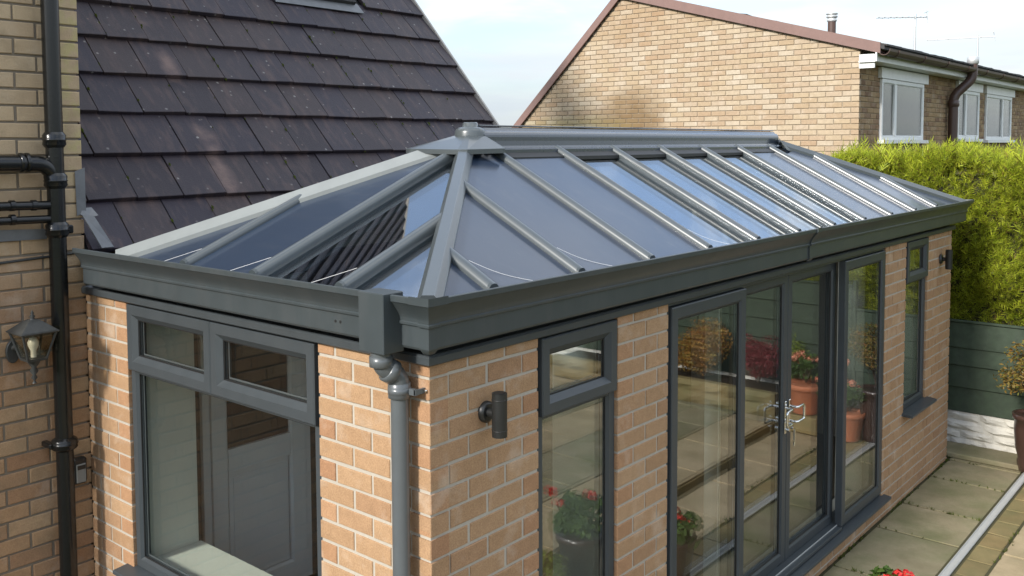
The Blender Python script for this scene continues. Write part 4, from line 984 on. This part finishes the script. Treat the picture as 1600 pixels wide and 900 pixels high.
# ================================================================== plants
def blob(n, c, r, flat=1.0, lumps=6, seed=0):
    q = np.random.default_rng(seed); cs = np.array(c)+np.clip(q.normal(0, .38, (lumps, 3)), -.6, .6)*np.array(r); out = []
    k = q.integers(0, lumps, n); d = q.normal(0, 1, (n, 3)); d /= np.linalg.norm(d, axis=1)[:, None]
    rad = q.uniform(.45, 1, (n, 1))**.5; P = cs[k]+d*rad*np.array(r)*.62; return P, d
def pot(t, c, prof, mat, name='pot', rim=None):
    o = obj(name, MB().lathe([(r, z+c[2]) for r, z in prof], (c[0], c[1], 0), 28), mat, t); return o
def stems(t, c, top, n, spread, seed):
    q = random.Random(seed); mb = MB()
    for i in range(n):
        a = q.uniform(0, 6.28); e = Vector((c[0]+spread*math.cos(a)*q.uniform(.3, 1), c[1]+spread*math.sin(a)*q.uniform(.3, 1), top*q.uniform(.85, 1)+c[2]*0))
        b = Vector((c[0], c[1], c[2])); mb.tube([b, b.lerp(e, .5)+Vector((q.uniform(-.03, .03), q.uniform(-.03, .03), .03)), e], [.012, .008, .004], 6)
    obj('stem', mb, 'bark', t)
# acer in a dark glazed pot at the right edge
t = thing('acer_plant', (7.12, -.68, .53), 'young acer with yellowing leaves in a brown pot by the fence', 'shrub')
stems(t, (7.12, -.68, .53), 1.0, 9, .22, 1)
P, d = blob(1700, (7.10, -.66, .98), (.30, .30, .20), lumps=13, seed=4); V, F = leafmesh(P, d*.4+np.array([0, 0, .8]), .020, .45); npobj('crown', V, F, 'acer_leaf', t, (7.12, -.68, .53))
t = thing('brown_pot', (7.12, -.70, 0), 'tall glazed dark brown pot in front of the white stone wall', 'pot')
pot(t, (7.12, -.70, .0), [(.10, .006), (.115, .02), (.125, .10), (.115, .13), (.14, .22), (.155, .40), (.150, .49), (.17, .50), (.17, .545), (.15, .545), (.14, .53)], 'pot_brown')
obj('soil', MB().lathe([(.139, .515), (.139, .527)], (7.12, -.70, 0), 20), 'soil', t)
def geranium(x, y, h, label, seed, heads=9, mat='red_petal', r=.2):
    t = thing('geranium', (x, y, h), label, 'flower'); q = np.random.default_rng(seed)
    stems(t, (x, y, h-.08), h+.18, 10, r*.7, seed)
    P, d = blob(800, (x, y, h+.08), (r, r, .12), lumps=9, seed=seed); V, F = leafmesh(P, d*.3+np.array([0, 0, .9]), .026, .8); npobj('leaves', V, F, 'green_leaf', t, (x, y, h))
    for i in range(heads):
        c = np.array([x, y, h+.19])+q.normal(0, 1, 3)*np.array([r*.5, r*.5, .03]); n = 46; dd = q.normal(0, 1, (n, 3)); dd /= np.linalg.norm(dd, axis=1)[:, None]
        V, F = leafmesh(c+dd*.030, dd, .014, .8, .3); npobj('flower_head', V, F, mat, t, tuple(c))
def tub(x, y, h, r, mat, label, z0=0.0):
    t = thing('plant_pot', (x, y, z0), label, 'pot'); pot(t, (x, y, z0), [(r*.68, .008), (r*.72, .02), (r*.93, h*.8), (r*.97, h*.82), (r*1.04, h*.83), (r*1.04, h), (r*.95, h), (r*.9, h-.03)], mat)
    obj('soil', MB().lathe([(r*.88, h-.05+z0), (r*.88, h-.034+z0)], (x, y, 0), 20), 'soil', t)
tub(3.16, -.75, .31, .16, 'pot_brown', 'small brown pot under the red geranium nearest the doors'); geranium(3.16, -.75, .265, 'red geranium at the bottom edge of the picture beside the drain', 21, 6, 'red_petal', .15)
tub(2.78, -1.22, .32, .17, 'pot_brown', 'dark pot reflected in the narrow front window'); geranium(2.78, -1.22, .37, 'red geranium reflected in the narrow front window', 22, 3, 'red_petal', .15)
t = thing('low_shrub', (2.1, -1.15, 0), 'light green low shrub reflected at the foot of the narrow window', 'shrub')
stems(t, (2.1, -1.15, 0), .3, 8, .15, 5); P, d = blob(1400, (2.1, -1.15, .27), (.26, .26, .22), lumps=9, seed=9); V, F = leafmesh(P, d, .022, .35); npobj('crown', V, F, 'lime_leaf', t, (2.1, -1.15, 0))
# bed along the boundary, seen in the door glass
bed = thing('raised_bed', (7.1, -2.9, .165), 'low stone raised bed reflected behind the patio in the doors', 'planter')
obj('bed_wall', B((6.86, -4.6, .108), (6.97, -1.50, .37)), 'sett', bed, bevel=.01); obj('soil', B((6.972, -4.6, .11), (7.42, -1.50, .335)), 'soil', bed)
for k in range(2):
    y = -1.506+.0*k
    while y > -4.4: L = rs.choice((.28, .36, .44)); stone(bed, 6.842, y-L+.006, y, .11+.13*k, .235+.13*k, 'sett'); y -= L
def shrub(x, y, z, rx, rz, mat, n, size, label, seed, name='shrub', asp=.45):
    t = thing(name, (x, y, z), label, 'shrub'); stems(t, (x, y, z), z+rz*1.1, 8, rx*.5, seed)
    P, d = blob(n, (x, y, z+rz), (rx, rx, rz*.75), lumps=16, seed=seed); V, F = leafmesh(P, d*.6+np.array([-.2, 0, .5]), size, asp); npobj('crown', V, F, mat, t, (x, y, z))
shrub(7.12, -2.66, .335, .36, .38, 'orange_leaf', 3200, .022, 'orange autumn shrub reflected in the leftmost door pane', 31)
shrub(7.10, -1.80, .40, .26, .30, 'red_leaf', 3000, .020, 'dark red maple reflected in the second door pane', 32, asp=.3)
pb = thing('plinth_block', (7.02, -1.20, .006), 'stone block under the reflected terracotta pot', 'block'); obj('block', B((6.86, -1.40, .008), (7.2, -1.04, .19)), 'sett', pb, bevel=.01)
tub(7.02, -1.22, .32, .19, 'terracotta', 'terracotta pot of flowers reflected in the third door pane', .192)
geranium(7.02, -1.22, .60, 'pink and red flowers in the reflected terracotta pot', 33, 7, 'pink_petal', .22)
shrub(7.28, -1.42, .10, .12, .46, 'lime_leaf', 1100, .024, 'lime green bush by the fence reflected in the far door panes', 34)
tub(6.95, -.90, .30, .15, 'terracotta', 'small terracotta pot reflected in the far door pane', .012)
geranium(6.95, -.90, .40, 'pink flowers reflected in the far door pane', 35, 6, 'pink_petal', .15)
